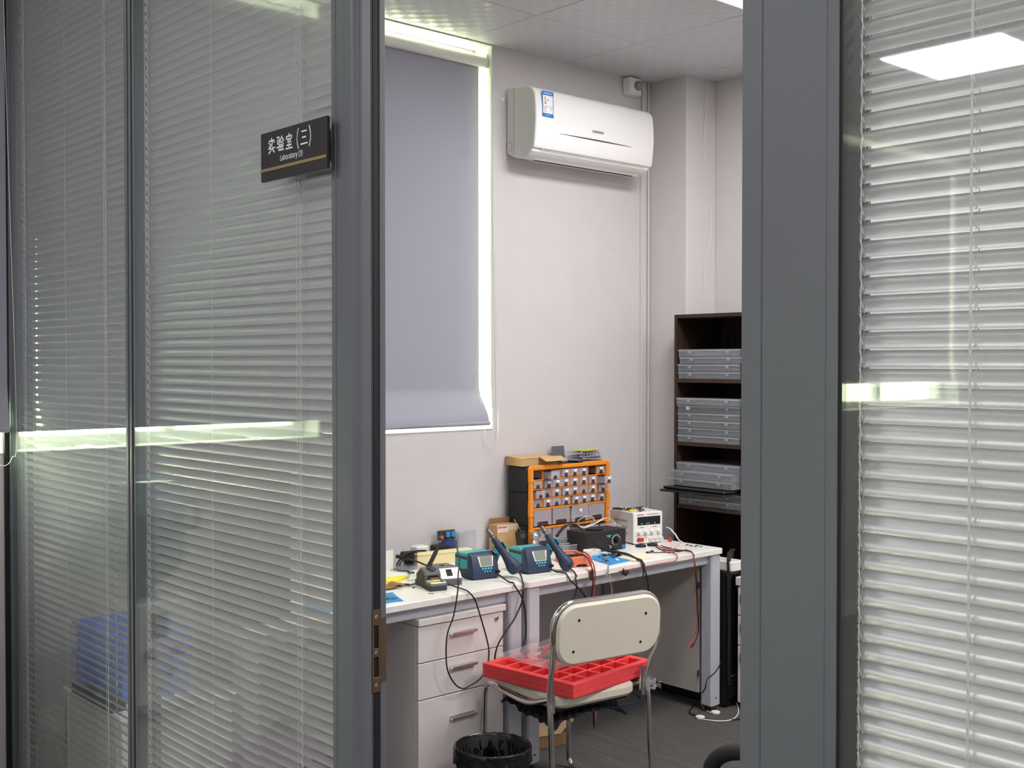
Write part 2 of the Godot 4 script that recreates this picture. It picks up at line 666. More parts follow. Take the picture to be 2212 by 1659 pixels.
var LAMP_LABELS := ["square white light panel in the laboratory ceiling whose corner shows beside the right post",
	"square white light panel in the laboratory ceiling, deep in the room's far half", "square white light panel in the laboratory ceiling behind the right pane",
	"square white light panel in the corridor ceiling close to the left panes", "square white light panel in the corridor ceiling in front of the doorway", "square white light panel in the corridor ceiling, mirrored whole in the right pane",
	"square white light panel in the corridor ceiling away from the windows, in the middle row", "square white light panel furthest down the corridor on the window side",
	"square white light panel furthest down the corridor away from the windows"]

func shell():
	struct("floor", G().span(Vector3(-0.3, -0.15, BACK_Z - 0.3), Vector3(ROOM_X + 0.2, 0, HALL_Z + 0.2)), M.carpet)
	# ceiling: dark backing with a tile in every cell of the grid
	var c := struct("ceiling", G().span(Vector3(-0.3, CEIL + 0.022, BACK_Z - 0.3), Vector3(ROOM_X + 0.2, CEIL + 0.2, HALL_Z + 0.2)), M.ceiling_back)
	for area in [[Rect2(0.0, BACK_Z, ROOM_X, -BACK_Z - 0.001), Vector2(0.4605, -1.995)], [Rect2(0.0, 0.0, ROOM_X, HALL_Z), Vector2(1.048, 3.624)]]:
		var r: Rect2 = area[0]
		var o: Vector2 = area[1]
		for i in range(-4, 12):
			for j in range(-12, 12):
				var cell := Rect2(o + Vector2(i, j) * TILE, Vector2(TILE, TILE)).grow(-0.002).intersection(r)
				if minf(cell.size.x, cell.size.y) < 0.02: continue
				var skip := false
				for l in LEDS:
					if Rect2(o + Vector2(i, j) * TILE, Vector2(TILE, TILE)).has_point(Vector2(l[0] + 0.31, l[1] + 0.31)): skip = true
				if skip: continue
				var m := cell.get_center()
				part("ceiling_tile", G().box(Vector3(m.x, CEIL + 0.01, m.y), Vector3(cell.size.x, 0.02, cell.size.y), 0.004), M.ceiling_tile, c)
	# window wall, with three openings, 24 cm thick
	var w := G()
	var zs := [BACK_Z - 0.2, -2.15, -0.09, 0.018, 1.205, 4.45, 6.6, HALL_Z + 0.2]
	w.span(Vector3(-0.24, 0, zs[0]), Vector3(0, 1.305, zs[7]))
	w.span(Vector3(-0.24, 3.06, zs[0]), Vector3(0, CEIL + 0.03, zs[7]))
	for k in 4:
		w.span(Vector3(-0.24, 1.305, zs[2 * k]), Vector3(0, 3.06, zs[2 * k + 1]))
	struct("wall_left", w, M.wall)
	# back wall with the square column beside the window wall
	var b := G()
	b.span(Vector3(0, 0, BACK_Z - 0.2), Vector3(ROOM_X, CEIL + 0.03, BACK_Z))
	struct("wall_back", b, M.wall)
	struct("wall_column", G().box(Vector3(0.127, (CEIL + 0.01) / 2, -3.3485), Vector3(0.254, CEIL + 0.01, 0.233), 0.004), M.wall)
	struct("wall_right", G().span(Vector3(ROOM_X, 0, BACK_Z - 0.2), Vector3(ROOM_X + 0.2, CEIL + 0.03, HALL_Z + 0.2)), M.wall)
	struct("wall_corridor", G().span(Vector3(0, 0, HALL_Z), Vector3(ROOM_X, CEIL + 0.03, HALL_Z + 0.2)), M.wall)
	struct("baseboard_left", G().span(Vector3(0, 0, 0.0), Vector3(0.012, 0.08, HALL_Z), 0.002), M.white_plastic)

# one window: aluminium frame and panes set towards the outside of the wall
func window_unit(called: String, z0: float, z1: float, bars: Array):
	var o := struct_node(called)
	var f := G()
	var y0 := 1.305
	var y1 := 3.06
	for z in [z0, z1]:
		var s := 0.05 if z == z0 else -0.05
		f.span(Vector3(-0.19, y0, minf(z, z + s)), Vector3(-0.12, y1, maxf(z, z + s)), 0.004)
	f.span(Vector3(-0.19, y0, z0 + 0.05), Vector3(-0.12, y0 + 0.05, z1 - 0.05), 0.004)
	f.span(Vector3(-0.19, y1 - 0.05, z0 + 0.05), Vector3(-0.12, y1, z1 - 0.05), 0.004)
	part("frame", f, M.window_frame, o)
	var edges := [z0 + 0.05] + bars + [z1 - 0.05]
	for b in bars:
		part("mullion", G().span(Vector3(-0.185, y0 + 0.05, b - 0.025), Vector3(-0.125, y1 - 0.05, b + 0.025), 0.004), M.window_frame, o)
	for k in edges.size() - 1:
		part("pane", G().span(Vector3(-0.158, y0 + 0.05, edges[k]), Vector3(-0.152, y1 - 0.05, edges[k + 1])), M.window_pane, o)
	part("sill", G().span(Vector3(-0.12, y0 - 0.001, z0), Vector3(0.004, y0 + 0.006, z1), 0.002), M.reveal, o)
	for z in [z0, z1]:
		part("reveal", G().span(Vector3(-0.12, y0 + 0.006, z - 0.002), Vector3(-0.002, y1, z + 0.002)), M.reveal, o)

# roller blind hung in the recess: tube, cloth, bar and bead chain
func roller_blind(label: String, z0: float, z1: float, yb: float, flare: float, chain_z: float, chain_low: float, cx: float, bx := -0.062, inset := 0.03, ty := 2.99):
	var o := thing("roller_blind", label, "roller blind", Vector3(0, 0, 0), 0.0, "grey roller blinds in the window recesses")
	part("tube", G().tube([Vector3(bx + 0.017, ty, z0 + 0.012), Vector3(bx + 0.017, ty, z1 - 0.012)], 0.024, 20), M.white_tube, o)
	for z in [z0 + 0.006, z1 - 0.006]:
		part("bracket", G().box(Vector3(bx + 0.012, ty + 0.005, z), Vector3(0.05, 0.06, 0.008), 0.002), M.white_plastic, o)
	var za := z0 + inset
	var zb := z1 - inset
	var f := func(u: float, w: float) -> Vector3:
		var y := lerpf(ty - 0.015, yb, u)
		var k := clampf((u - 0.90) / 0.10, 0.0, 1.0)
		var x := bx + flare * (k * k * (3.0 - 2.0 * k)) * (1.0 + 0.25 * sin(w * 4.0)) + 0.002 * sin(w * 17.0 + 2.0 * u) * u
		return Vector3(x, y, lerpf(za, zb, w))
	part("cloth", G().skin(f, 40, 24, 0.0012), M.blind_fabric, o)
	part("bottom_bar", G().tube([Vector3(bx + flare * 1.05 - 0.004, yb, za), Vector3(bx + flare * 1.05 - 0.004, yb, zb)], 0.010, 12), M.blind_fabric, o)
	# chain: two strands that meet in a loop below the sill
	var c1 := Vector3(cx, 2.99, chain_z + 0.012)
	var c2 := Vector3(cx + 0.003, chain_low + 0.13, chain_z - 0.022)
	var loop := Vector3(cx + 0.006, chain_low, chain_z + 0.024)
	var c3 := Vector3(cx + 0.004, chain_low + 0.09, chain_z + 0.06)
	var path := curve([Vector3(bx + 0.042, 2.985, chain_z + 0.02), c1, c1.lerp(c2, 0.5), c2, loop + Vector3(0, 0.025, -0.030), loop, loop + Vector3(0, 0.03, 0.024), c3, Vector3(bx + 0.03, 1.6, chain_z + 0.05), Vector3(bx + 0.03, 2.95, chain_z + 0.03)], 10)
	var ch := G()
	ch.tube(path, 0.0012, 5)
	part("cord", ch, M.blind_cord, o)
	return o

func windows():
	window_unit("window_1", -2.15, -0.09, [-1.46, -0.78])
	window_unit("window_2", 0.018, 1.205, [0.62])
	window_unit("window_3", 4.45, 6.6, [5.72])
	roller_blind("grey roller blind drawn down over the laboratory window, beside the air conditioner", -2.15, -0.09, 1.335, 0.075, -2.15, 1.222, 0.012)
	roller_blind("grey roller blind on the corridor window at the partition's end, mirrored in the glass", 0.012, 1.26, 1.388, 0.015, 0.012, 1.27, 0.046, 0.010, -0.006, 2.962)
	roller_blind("grey roller blind on the far corridor window with a gap at its foot", 4.45, 6.605, 1.485, 0.02, 4.44, 1.2, 0.012)

# ------------------------------------------------------------------ glazed partition
const P_TOP := 2.95

func slat_mesh(l: float) -> ArrayMesh:
	var seg := 7
	var pts := []
	var nor := []
	var R := 0.030
	var half := asin(0.0125 / R)
	for i in seg + 1:
		var a := lerpf(-half, half, float(i) / seg)
		pts.append(Vector2(R * sin(a), R * cos(a) - R * cos(half) - 0.0014))
		nor.append(Vector2(sin(a), cos(a)))
	var g := G()
	for i in seg:
		for s in [1.0, -1.0]:
			var a: Vector2 = pts[i] + nor[i] * 0.00012 * s
			var b: Vector2 = pts[i + 1] + nor[i + 1] * 0.00012 * s
			var na: Vector3 = Vector3(0, nor[i].y, nor[i].x) * s
			var nb: Vector3 = Vector3(0, nor[i + 1].y, nor[i + 1].x) * s
			g.tri(Vector3(-l / 2, a.y, a.x), Vector3(l / 2, a.y, a.x), Vector3(l / 2, b.y, b.x), na, na, nb)
			g.tri(Vector3(-l / 2, a.y, a.x), Vector3(l / 2, b.y, b.x), Vector3(-l / 2, b.y, b.x), na, nb, nb)
	return g.mesh()

func venetian(label: String, x0: float, x1: float, tilt: float, ladders: Array, lifts: Array, hook := 0.0017, zc := -0.039):
	var o := thing("venetian_blind", label, "venetian blind", Vector3((x0 + x1) / 2, 0.115, zc), 0.0, "silver venetian blinds between the partition panes")
	var mx := (x0 + x1) / 2
	var l := x1 - x0
	part("head_rail", G().box(Vector3(0, P_TOP - 0.012 - 0.115, 0), Vector3(l, 0.022, 0.026), 0.002), M.slat, o)
	part("bottom_rail", G().box(Vector3(0, 0.009, 0), Vector3(l, 0.014, 0.024), 0.003), M.slat, o)
	var sl := slat_mesh(l)
	var y := 0.03
	var ys := []
	while y < P_TOP - 0.115 - 0.03:
		ys.append(y)
		var s := part("slat", sl, M.slat, o)
		s.position = Vector3(0, y, 0)
		s.rotation = Vector3(tilt + (rng.randf() - 0.5) * 0.03, (rng.randf() - 0.5) * 0.0016, (rng.randf() - 0.5) * 0.0016)
		y += 0.0241
	var top := P_TOP - 0.14
	for lx in ladders:
		var g := G()
		var x: float = lx - mx
		for zz in [-0.0125, 0.0125]:
			var pts := []
			for yy in ys: pts.append(Vector3(x + 0.0006 * sin(yy * 131.0), yy, zz * absf(cos(tilt)) + (0.004 if zz > 0 else -0.004)))
			g.tube(pts, 0.0009, 4, false)
		for yy in ys:
			var d := Vector3(0, -sin(tilt), cos(tilt)) * 0.0125
			g.tube([Vector3(x, yy, 0) - d + Vector3(0, -0.002, 0), Vector3(x + 0.003, yy, 0) + d + Vector3(0, -0.002, 0)], 0.0006, 3, false)
			g.tube([Vector3(x, yy + 0.011, 0.0125), Vector3(x + 0.003, yy + 0.003, 0.0140), Vector3(x + 0.006, yy - 0.006, 0.0135)], hook, 5, true, 0.5)
		part("ladder_cord", g, M.blind_cord, o)
	for lx in lifts:
		part("lift_cord", G().tube([Vector3(lx - mx, 0.02, 0.0135), Vector3(lx - mx, top, 0.0135)], 0.0008, 4), M.blind_cord, o)
	return o

func partition():
	var o := struct_node("wall_partition")
	var T := 0.075
	var bar := func(x0: float, x1: float, y0: float, y1: float, z0 := -0.075, z1 := 0.0) -> Geo:
		return G().span(Vector3(x0, y0, z0), Vector3(x1, y1, z1), 0.0015)
	# end stile on the window wall, with its seal
	part("stile", bar.call(0.001, 0.021, 0.0, CEIL), M.frame, o)
	part("seal", bar.call(0.001, 0.010, 0.0, CEIL - 0.005, 0.0, 0.016), M.rubber, o)
	# double stile between the two left panes
	part("stile", bar.call(0.937, 0.951, 0.0, P_TOP), M.frame, o)
	part("seal", bar.call(0.951, 0.961, 0.0, P_TOP, -0.070, -0.006), M.rubber, o)
	part("stile", bar.call(0.961, 0.974, 0.0, P_TOP), M.frame, o)
	part("seal", bar.call(0.974, 0.977, 0.0, P_TOP, -0.070, -0.002), M.rubber, o)
	part("stile", bar.call(0.977, 0.986, 0.0, P_TOP, -0.075, -0.004), M.frame, o)
	# rails
	for r in [[0.021, 0.937], [0.986, 1.957], [3.153, 4.16]]:
		part("rail", bar.call(r[0], r[1], 0.0, 0.11), M.frame, o)
		part("rail", bar.call(r[0], r[1], P_TOP, CEIL + 0.01), M.frame, o)
		for z in [-0.007, -0.071]:
			part("glass_pane", G().box(Vector3((r[0] + r[1]) / 2, (0.108 + P_TOP + 0.004) / 2, z), Vector3(r[1] - r[0] + 0.004, P_TOP - 0.104, 0.005)), M.pane, o)
	part("post", bar.call(4.16, 4.30, 0.0, CEIL + 0.01), M.frame, o)
	part("panel", bar.call(4.30, ROOM_X, 0.0, CEIL + 0.01), M.wall, o)
	part("transom", bar.call(2.045, 2.996, 2.62, CEIL + 0.01), M.frame, o)
	# right post: narrow profile, shadow groove, wide cover with two fine steps
	part("post", bar.call(2.996, 3.0305, 0.0, CEIL + 0.01), M.frame, o)
	part("groove", bar.call(3.0305, 3.0320, 0.0, CEIL, -0.070, -0.003), M.groove, o)
	var cov := poly([[3.032, 0.0], [3.0515, 0.0], [3.0522, 0.0010], [3.1325, 0.0010], [3.1332, 0.0], [3.1505, 0.0], [3.1505, -0.075], [3.032, -0.075]])
	part("cover", G(Transform3D(Basis(Vector3.RIGHT, Vector3(0, 0, 1), Vector3(0, -1, 0)), Vector3.ZERO)).prism(cov, -CEIL - 0.01, 0.0), M.frame, o)
	part("groove", bar.call(3.1505, 3.1535, 0.0, CEIL, -0.075, -0.0015), M.groove, o)
	# door frame: stile, groove, rounded jamb, rubber seal and strike plate
	var d := struct_node("door_1")
	part("stile", bar.call(1.957, 1.9735, 0.0, CEIL + 0.01), M.frame, d)
	part("groove", bar.call(1.9735, 1.9765, 0.0, CEIL, -0.075, -0.003), M.groove, d)
	var jp := [[1.9765, -0.075], [1.9765, 0.0]]
	for k in 9:
		var a := PI / 2 - PI / 2 * k / 8.0
		jp.append([2.026 + cos(a) * 0.019, -0.019 + sin(a) * 0.019])
	jp.append_array([[2.045, -0.0375], [2.030, -0.0375], [2.030, -0.075]])
	var up := Transform3D(Basis(Vector3.RIGHT, Vector3(0, 0, 1), Vector3(0, -1, 0)), Vector3.ZERO)
	part("jamb", G(up).prism(poly(jp), -CEIL - 0.01, 0.0), M.frame, d)
	part("groove", bar.call(2.030, 2.043, 0.0, CEIL, -0.0395, -0.0375), M.groove, d)
	part("lip", bar.call(2.030, 2.045, 0.0, 2.62, -0.042, -0.0395), M.frame, d)
	part("seal", G().span(Vector3(2.030, 0, -0.060), Vector3(2.0435, 2.62, -0.042), 0.003), M.rubber, d)
	part("rebate", bar.call(2.030, 2.045, 0.0, 2.62, -0.0745, -0.060), M.frame, d)
	part("head", bar.call(2.045, 2.996, 2.58, 2.62), M.frame, d)
	struct_strike(d)
	venetian("silver venetian blind behind the narrow left pane at the window wall, slats half open", 0.03, 0.93, -deg_to_rad(50), [0.094, 0.746], [0.080, 0.444, 0.735])
	venetian("silver venetian blind behind the left pane with the door sign, slats nearly closed", 0.993, 1.952, -deg_to_rad(72), [1.020, 1.791], [1.012, 1.386, 1.780])
	venetian("bright silver venetian blind behind the right pane, slats tilted outwards", 3.160, 4.155, deg_to_rad(64), [3.166, 3.316, 3.95], [3.316], 0.0007)

func struct_strike(d: Node3D):
	var X := 2.0455
	# plate outline in z and y with two windows left open: built from strips round the holes
	var g := G()
	var s := func(z0: float, z1: float, y0: float, y1: float): g.span(Vector3(X - 0.0015, y0, z0), Vector3(X + 0.0015, y1, z1), 0.0006)
	s.call(-0.058, -0.038, 0.931, 0.962)
	s.call(-0.073, -0.058, 0.951, 1.085)
	s.call(-0.058, -0.054, 0.962, 1.102)
	s.call(-0.042, -0.038, 0.962, 1.102)
	s.call(-0.054, -0.042, 1.069, 1.102)
	s.call(-0.054, -0.042, 1.004, 1.022)
	var p := part("strike_plate", g, M.bronze, d)
	for h in [[1.022, 1.069], [0.962, 1.004]]:
		part("slot", G().span(Vector3(X - 0.014, h[0], -0.054), Vector3(X - 0.0012, h[1], -0.042)), M.hole, p)
	for y in [1.087, 1.013, 0.946]:
		part("screw", G(along(Vector3(X + 0.001, y, -0.048), Vector3.RIGHT)).lathe([Vector2(0.0048, 0), Vector2(0.0044, 0.0012), Vector2(0.0020, 0.0014), Vector2(0.0012, 0.0004), Vector2(0, 0.0004)], 14), M.steel, p)
	return p

# ------------------------------------------------------------------ things on the walls
func wall_things():
	# split air conditioner: swept from its section (x = depth, y = height), along z
	var o := thing("air_conditioner", "white split air conditioner high on the wall beside the window, blue sticker on its front", "air conditioner", Vector3(0, 2.535, -2.235))
	var sec := [[0.0, 0.045], [0.0, 0.338], [0.012, 0.346], [0.155, 0.330], [0.172, 0.323]]
	var front := [[0.178, 0.318], [0.196, 0.296], [0.203, 0.240], [0.205, 0.175], [0.200, 0.115], [0.194, 0.062], [0.186, 0.050]]
	var low := [[0.172, 0.036], [0.150, 0.018], [0.118, 0.007], [0.060, 0.018]]
	var body := PackedVector2Array()
	for p in sec: body.append(Vector2(p[0], p[1]))
	for p in front: body.append(Vector2(p[0] - 0.012, p[1]))
	for p in low: body.append(Vector2(p[0], p[1]))
	var z0 := -0.800
	part("body", G().prism(body, z0, -0.001, 0.006), M.ac_white, o)
	var fp := PackedVector2Array()
	for p in front: fp.append(Vector2(p[0], p[1]))
	for i in front.size():
		var p: Array = front[front.size() - 1 - i]
		fp.append(Vector2(p[0] - 0.020, p[1]))
	var panel := part("front_panel", G().prism(fp, z0 - 0.003, 0.002, 0.004), M.ac_front, o)
	# thin dark display line, tapering to both ends
	var ln := PackedVector2Array()
	for k in 13: ln.append(Vector2(lerpf(-0.145, -0.644, k / 12.0), 0.1275 + 0.0028 * sin(PI * k / 12.0)))
	for k in range(1, 12): ln.append(Vector2(lerpf(-0.644, -0.145, k / 12.0), 0.1275 - 0.0020 * sin(PI * k / 12.0)))
	var tz := Transform3D(Basis(Vector3(0, 0, 1), Vector3(-0.07, 1, 0).normalized(), Vector3(-1, 0, 0)), Vector3(0.2120, 0, 0))
	part("display_line", G(tz).prism(ln, -0.0012, 0.001), M.lcd_dark, panel)
	var logo := text_mesh("CHANGHONG", 0.0155, true)
	var lg := part("lettering", logo, M.charcoal, panel)
	lg.transform = Transform3D(Basis(Vector3(0, 0, -0.78), Vector3(0.02, 1, 0), Vector3(1, 0, 0)), Vector3(0.2052, 0.166, -0.400))
	# energy label
	var st := part("sticker", G().face(Vector3(0.2042, 0.307, -0.036), Vector3(0.2042, 0.307, -0.106), Vector3(0.2062, 0.190, -0.106), Vector3(0.2062, 0.190, -0.036)), M.energy_label, panel)
	st.set_meta("label", "blue and white energy label")
	# outlet: flap and dark gap
	part("outlet_gap", G().prism(poly([[0.176, 0.0440], [0.180, 0.0455], [0.122, 0.0065], [0.117, 0.0035], [0.113, 0.0060]]), -0.735, -0.070), M.hole, o)
	part("flap", G().prism(poly([[0.183, 0.0465], [0.128, 0.0055], [0.124, 0.0080], [0.179, 0.0490]]), -0.760, -0.052, 0.001), M.ac_white, o)
	part("inner_lip", G().prism(poly([[0.112, 0.0075], [0.060, 0.017], [0.062, 0.012], [0.110, 0.0010]]), -0.735, -0.075, 0.001), M.ac_white, o)
	# seams on the near end
	part("end_seam", G().span(Vector3(0.052, 0.03, -0.0012), Vector3(0.0535, 0.335, 0.0006)), M.seam_grey, o)
	part("pipe_cap", G(along(Vector3(0.022, 0.075, 0.0002), Vector3(0, 0, 1))).lathe([Vector2(0.021, 0), Vector2(0.021, 0.001), Vector2(0.0195, 0.001), Vector2(0.0195, 0.0)], 18), M.seam_grey, o)
	# surface socket with the plug of the air conditioner
	o = thing("wall_socket", "white surface socket under the ceiling with a grey plug in it, above the air conditioner", "socket", Vector3(0.0, 3.016, -3.073))
	part("box", G().box(Vector3(0.026, 0, 0), Vector3(0.052, 0.088, 0.088), 0.004), M.white_plastic, o)
	part("face_plate", G().box(Vector3(0.0535, 0, 0), Vector3(0.005, 0.080, 0.080), 0.0015), M.white_plastic, o)
	o = thing("power_plug", "grey round plug of the air conditioner with its cable", "plug", Vector3(0.056, 3.018, -3.078))
	part("plug_body", G(along(Vector3(0, 0, 0), Vector3.RIGHT)).lathe([Vector2(0.0225, 0.0), Vector2(0.0225, 0.012), Vector2(0.018, 0.024), Vector2(0.010, 0.030), Vector2(0, 0.031)], 20), M.grey_plug, o)
	part("cord", G().tube(curve([Vector3(0.020, -0.008, -0.006), Vector3(0.024, -0.035, -0.012), Vector3(0.015, -0.075, -0.020), Vector3(0.012, -0.14, -0.022)]), 0.0042, 8), M.grey_plug, o)
	# cable duct that runs down the corner
	o = thing("cable_duct", "white plastic cable duct down the corner behind the air conditioner", "cable duct", Vector3(0.0, 0.0, -3.175))
	part("duct", G().span(Vector3(0, 0.0, -0.012), Vector3(0.009, 3.063, 0.012), 0.0015), M.duct, o)
	part("lid", G().span(Vector3(0.009, 0.0, -0.0085), Vector3(0.0115, 3.063, 0.0085), 0.001), M.duct, o)
	o = thing("cable_duct", "slim white pipe in the very corner next to the cable duct", "pipe", Vector3(0.008, 0.0, -3.222))
	part("pipe", G().tube([Vector3(0, 0.0, 0), Vector3(0, 3.063, 0)], 0.0065, 10), M.duct, o)
	# thin loose wire and peeling caulk on the back wall
	var pts := []
	for k in 15: pts.append(Vector3(0.258 + 0.003 * absf(sin(k * 2.3)), 3.055 - 0.032 * k, -3.378 + 0.024 * k / 14.0 + 0.006 * sin(k * 1.9)))
	solo("loose_wire", G().tube(pts, 0.0022, 5), M.caulk, "upper white thread of loose cable hanging on the column beside the air conditioner", "wire")
	pts = [Vector3(0.2575, 2.42, -3.418), Vector3(0.259, 2.34, -3.421), Vector3(0.258, 2.23, -3.414), Vector3(0.262, 2.17, -3.385), Vector3(0.263, 2.10, -3.366), Vector3(0.259, 1.99, -3.364), Vector3(0.258, 1.87, -3.362)]
	solo("loose_wire", G().tube(curve(pts, 4), 0.0022, 5), M.caulk, "lower white thread of loose cable on the column that ends at the bookcase top", "wire")
	solo("wall_anchor", G(along(Vector3(0.0, 2.826, -2.213), Vector3.RIGHT)).lathe([Vector2(0.008, 0), Vector2(0.007, 0.004), Vector2(0.003, 0.006), Vector2(0, 0.006)], 10), M.white_plastic, "small white wall plug left of the air conditioner", "wall plug")

# small printed pictures, computed: an energy label without its code square
func energy_label() -> ImageTexture:
	var im := Image.create(140, 232, false, Image.FORMAT_RGB8)
	im.fill(c8(38, 124, 196))
	im.fill_rect(Rect2i(8, 38, 124, 160), c8(242, 244, 246))
	# heading of small square characters
	for k in 6:
		for s in [[0, 0, 12, 2], [5, 0, 2, 14], [1, 6, 11, 2], [0, 12, 12, 2], [0, 3, 2, 9] if k % 2 == 0 else [10, 3, 2, 9]]:
			im.fill_rect(Rect2i(20 + k * 17 + s[0], 12 + s[1], s[2], s[3]), Color.WHITE)
	var cols := [c8(36, 150, 70), c8(120, 180, 60), c8(240, 200, 40), c8(236, 140, 40), c8(220, 60, 40)]
	for k in 5: im.fill_rect(Rect2i(28, 52 + k * 13, 12 + k * 3, 10), cols[k])
	im.fill_rect(Rect2i(60, 76, 12, 10), c8(60, 60, 60))
	im.fill_rect(Rect2i(8, 136, 124, 3), c8(38, 124, 196))
	for k in 4: im.fill_rect(Rect2i(14, 146 + k * 12, 44 - 6 * (k % 3), 3), c8(70, 70, 74))
	for k in 3: im.fill_rect(Rect2i(96, 146 + k * 12, 26 - 4 * k, 3), c8(70, 70, 74))
	for k in 8: im.fill_rect(Rect2i(36 + k * 9, 210, 6, 6), Color(0.8, 0.9, 1.0))
	return ImageTexture.create_from_image(im)

# ------------------------------------------------------------------ bookcase with clear component trays
func bookcase():
	var o := thing("bookcase", "tall dark brown open bookcase in the back corner, filled with clear trays", "bookcase", Vector3(0.285, 0, -3.10))
	var W := 0.425
	var D := 0.362
	var H := 1.849
	for x in [0.008, W - 0.008]:
		part("side_panel", G().box(Vector3(x, H / 2, -D / 2), Vector3(0.016, H, D), 0.001), M.dark_wood, o)
	part("top", G().box(Vector3(W / 2, H - 0.009, -D / 2), Vector3(W - 0.032, 0.018, D), 0.001), M.dark_wood, o)
	part("back_panel", G().span(Vector3(0.016, 0.02, -D), Vector3(W - 0.016, H - 0.018, -D + 0.006)), M.dark_wood, o)
	for y in [0.06, 0.31, 0.59, 0.90, 1.211, 1.522]:
		part("shelf", G().box(Vector3(W / 2, y, -D / 2 + 0.003), Vector3(W - 0.032, 0.018, D - 0.012), 0.001), M.dark_wood, o)
	# trays: a shallow clear lidded box with dividers
	var tray := make_tray(0.376, 0.036, 0.27)
	var x0 := 0.285
	var rows := [
		[1.531, [[0.306, -3.108, 0.0], [0.305, -3.106, 0.0], [0.312, -3.110, -0.008], [0.307, -3.107, 0.004]], ["bottom of four", "second of four", "third of four", "top of four"], "on the top shelf"],
		[1.220, [[0.305, -3.104, 0.0], [0.306, -3.106, 0.004], [0.308, -3.103, -0.008], [0.305, -3.106, 0.0], [0.307, -3.102, 0.010]], ["bottom of five", "second of five", "third of five", "fourth of five", "top of five"], "on the second shelf"],
		[0.909, [[0.310, -3.108, 0.0], [0.308, -3.106, 0.006]], ["bottom of two", "upper of two"], "on the third shelf under black lids"],
	]
	for r in rows:
		var y: float = r[0] + 0.0008
		for k in r[1].size():
			var q: Array = r[1][k]
			var lab := "clear component tray, %s stacked %s" % [r[2][k], r[3]]
			var p := Vector3(q[0], y, q[1])
			if tray.get_meta("label") == "": tray.position = p; tray.rotation.y = q[2]; tray.set_meta("label", lab)
			else: dup(tray, p, q[2], lab)
			y += 0.0365
	# black lids and the loose trays on top of them
	solo("tray_cover", G(at(Vector3(0.500, 0.990, -3.10), 0.02)).box(Vector3.ZERO, Vector3(0.385, 0.010, 0.27), 0.003), M.black_gloss, "thin black tray lid sticking out of the third shelf, the lower one", "tray cover", "black covers in the bookcase")
	solo("tray_cover", G(at(Vector3(0.498, 1.003, -3.115), -0.01)).box(Vector3.ZERO, Vector3(0.372, 0.012, 0.26), 0.003), M.black_gloss, "thin black tray lid on the third shelf, the upper one", "tray cover", "black covers in the bookcase")
	var y2 := 1.0125
	for k in 3:
		dup(tray, Vector3([0.312, 0.311, 0.312][k], y2, [-3.035, -3.045, -3.09][k]), [0.0, -0.01, 0.012][k], "loose clear component tray above the black lids, %s" % ["lowest of three", "middle of three", "topmost of three"][k])
		y2 += 0.0365
	y2 = 1.4035
	dup(tray, Vector3(0.314, y2, -3.085), 0.02, "clear component tray on top of the second shelf's taped stack, slightly askew")
	# small white label on the second stack
	solo("paper_label", G().box(Vector3(0.372, 1.388, -3.1005), Vector3(0.022, 0.016, 0.001)), M.print_white, "small white label stuck on the second shelf's tray stack", "label")

func make_tray(w: float, h: float, d: float) -> Node3D:
	var o := thing("component_tray", "", "tray", Vector3.ZERO, 0.0, "clear component trays in the bookcase")
	var g := G()
	g.span(Vector3(0, 0, -d), Vector3(w, 0.0016, 0), 0.0005)
	for s in [[0.0, 0.0018, -d, 0.0], [w - 0.0018, w, -d, 0.0]]:
		g.span(Vector3(s[0], 0.0016, s[2]), Vector3(s[1], h - 0.004, s[3]))
	for z in [-0.0018, -d]:
		g.span(Vector3(0.0018, 0.0016, z), Vector3(w - 0.0018, h - 0.004, z + 0.0018))
	part("box", g, M.clear_box, o)
	var dv := G()
	for k in range(1, 8): dv.span(Vector3(w * k / 8.0, 0.0016, -d + 0.002), Vector3(w * k / 8.0 + 0.0014, h - 0.006, -0.002))
	for k in range(1, 5): dv.span(Vector3(0.002, 0.0016, -d * k / 5.0), Vector3(w - 0.002, h - 0.006, -d * k / 5.0 + 0.0014))
	part("dividers", dv, M.clear_box, o)
	var l := G()
	l.box(Vector3(w / 2, h - 0.002, -d / 2), Vector3(w + 0.004, 0.0022, d + 0.004), 0.0006)
	for z in [0.0016, -d - 0.0016]: l.box(Vector3(w / 2, h - 0.006, z), Vector3(w + 0.004, 0.008, 0.0012))
	part("lid", l, M.clear_lid, o)
	for x in [w * 0.2, w * 0.8]:
		part("latch", G().box(Vector3(x, h * 0.62, 0.0028), Vector3(0.020, 0.014, 0.0024), 0.0006), M.clear_lid, o)
	return o

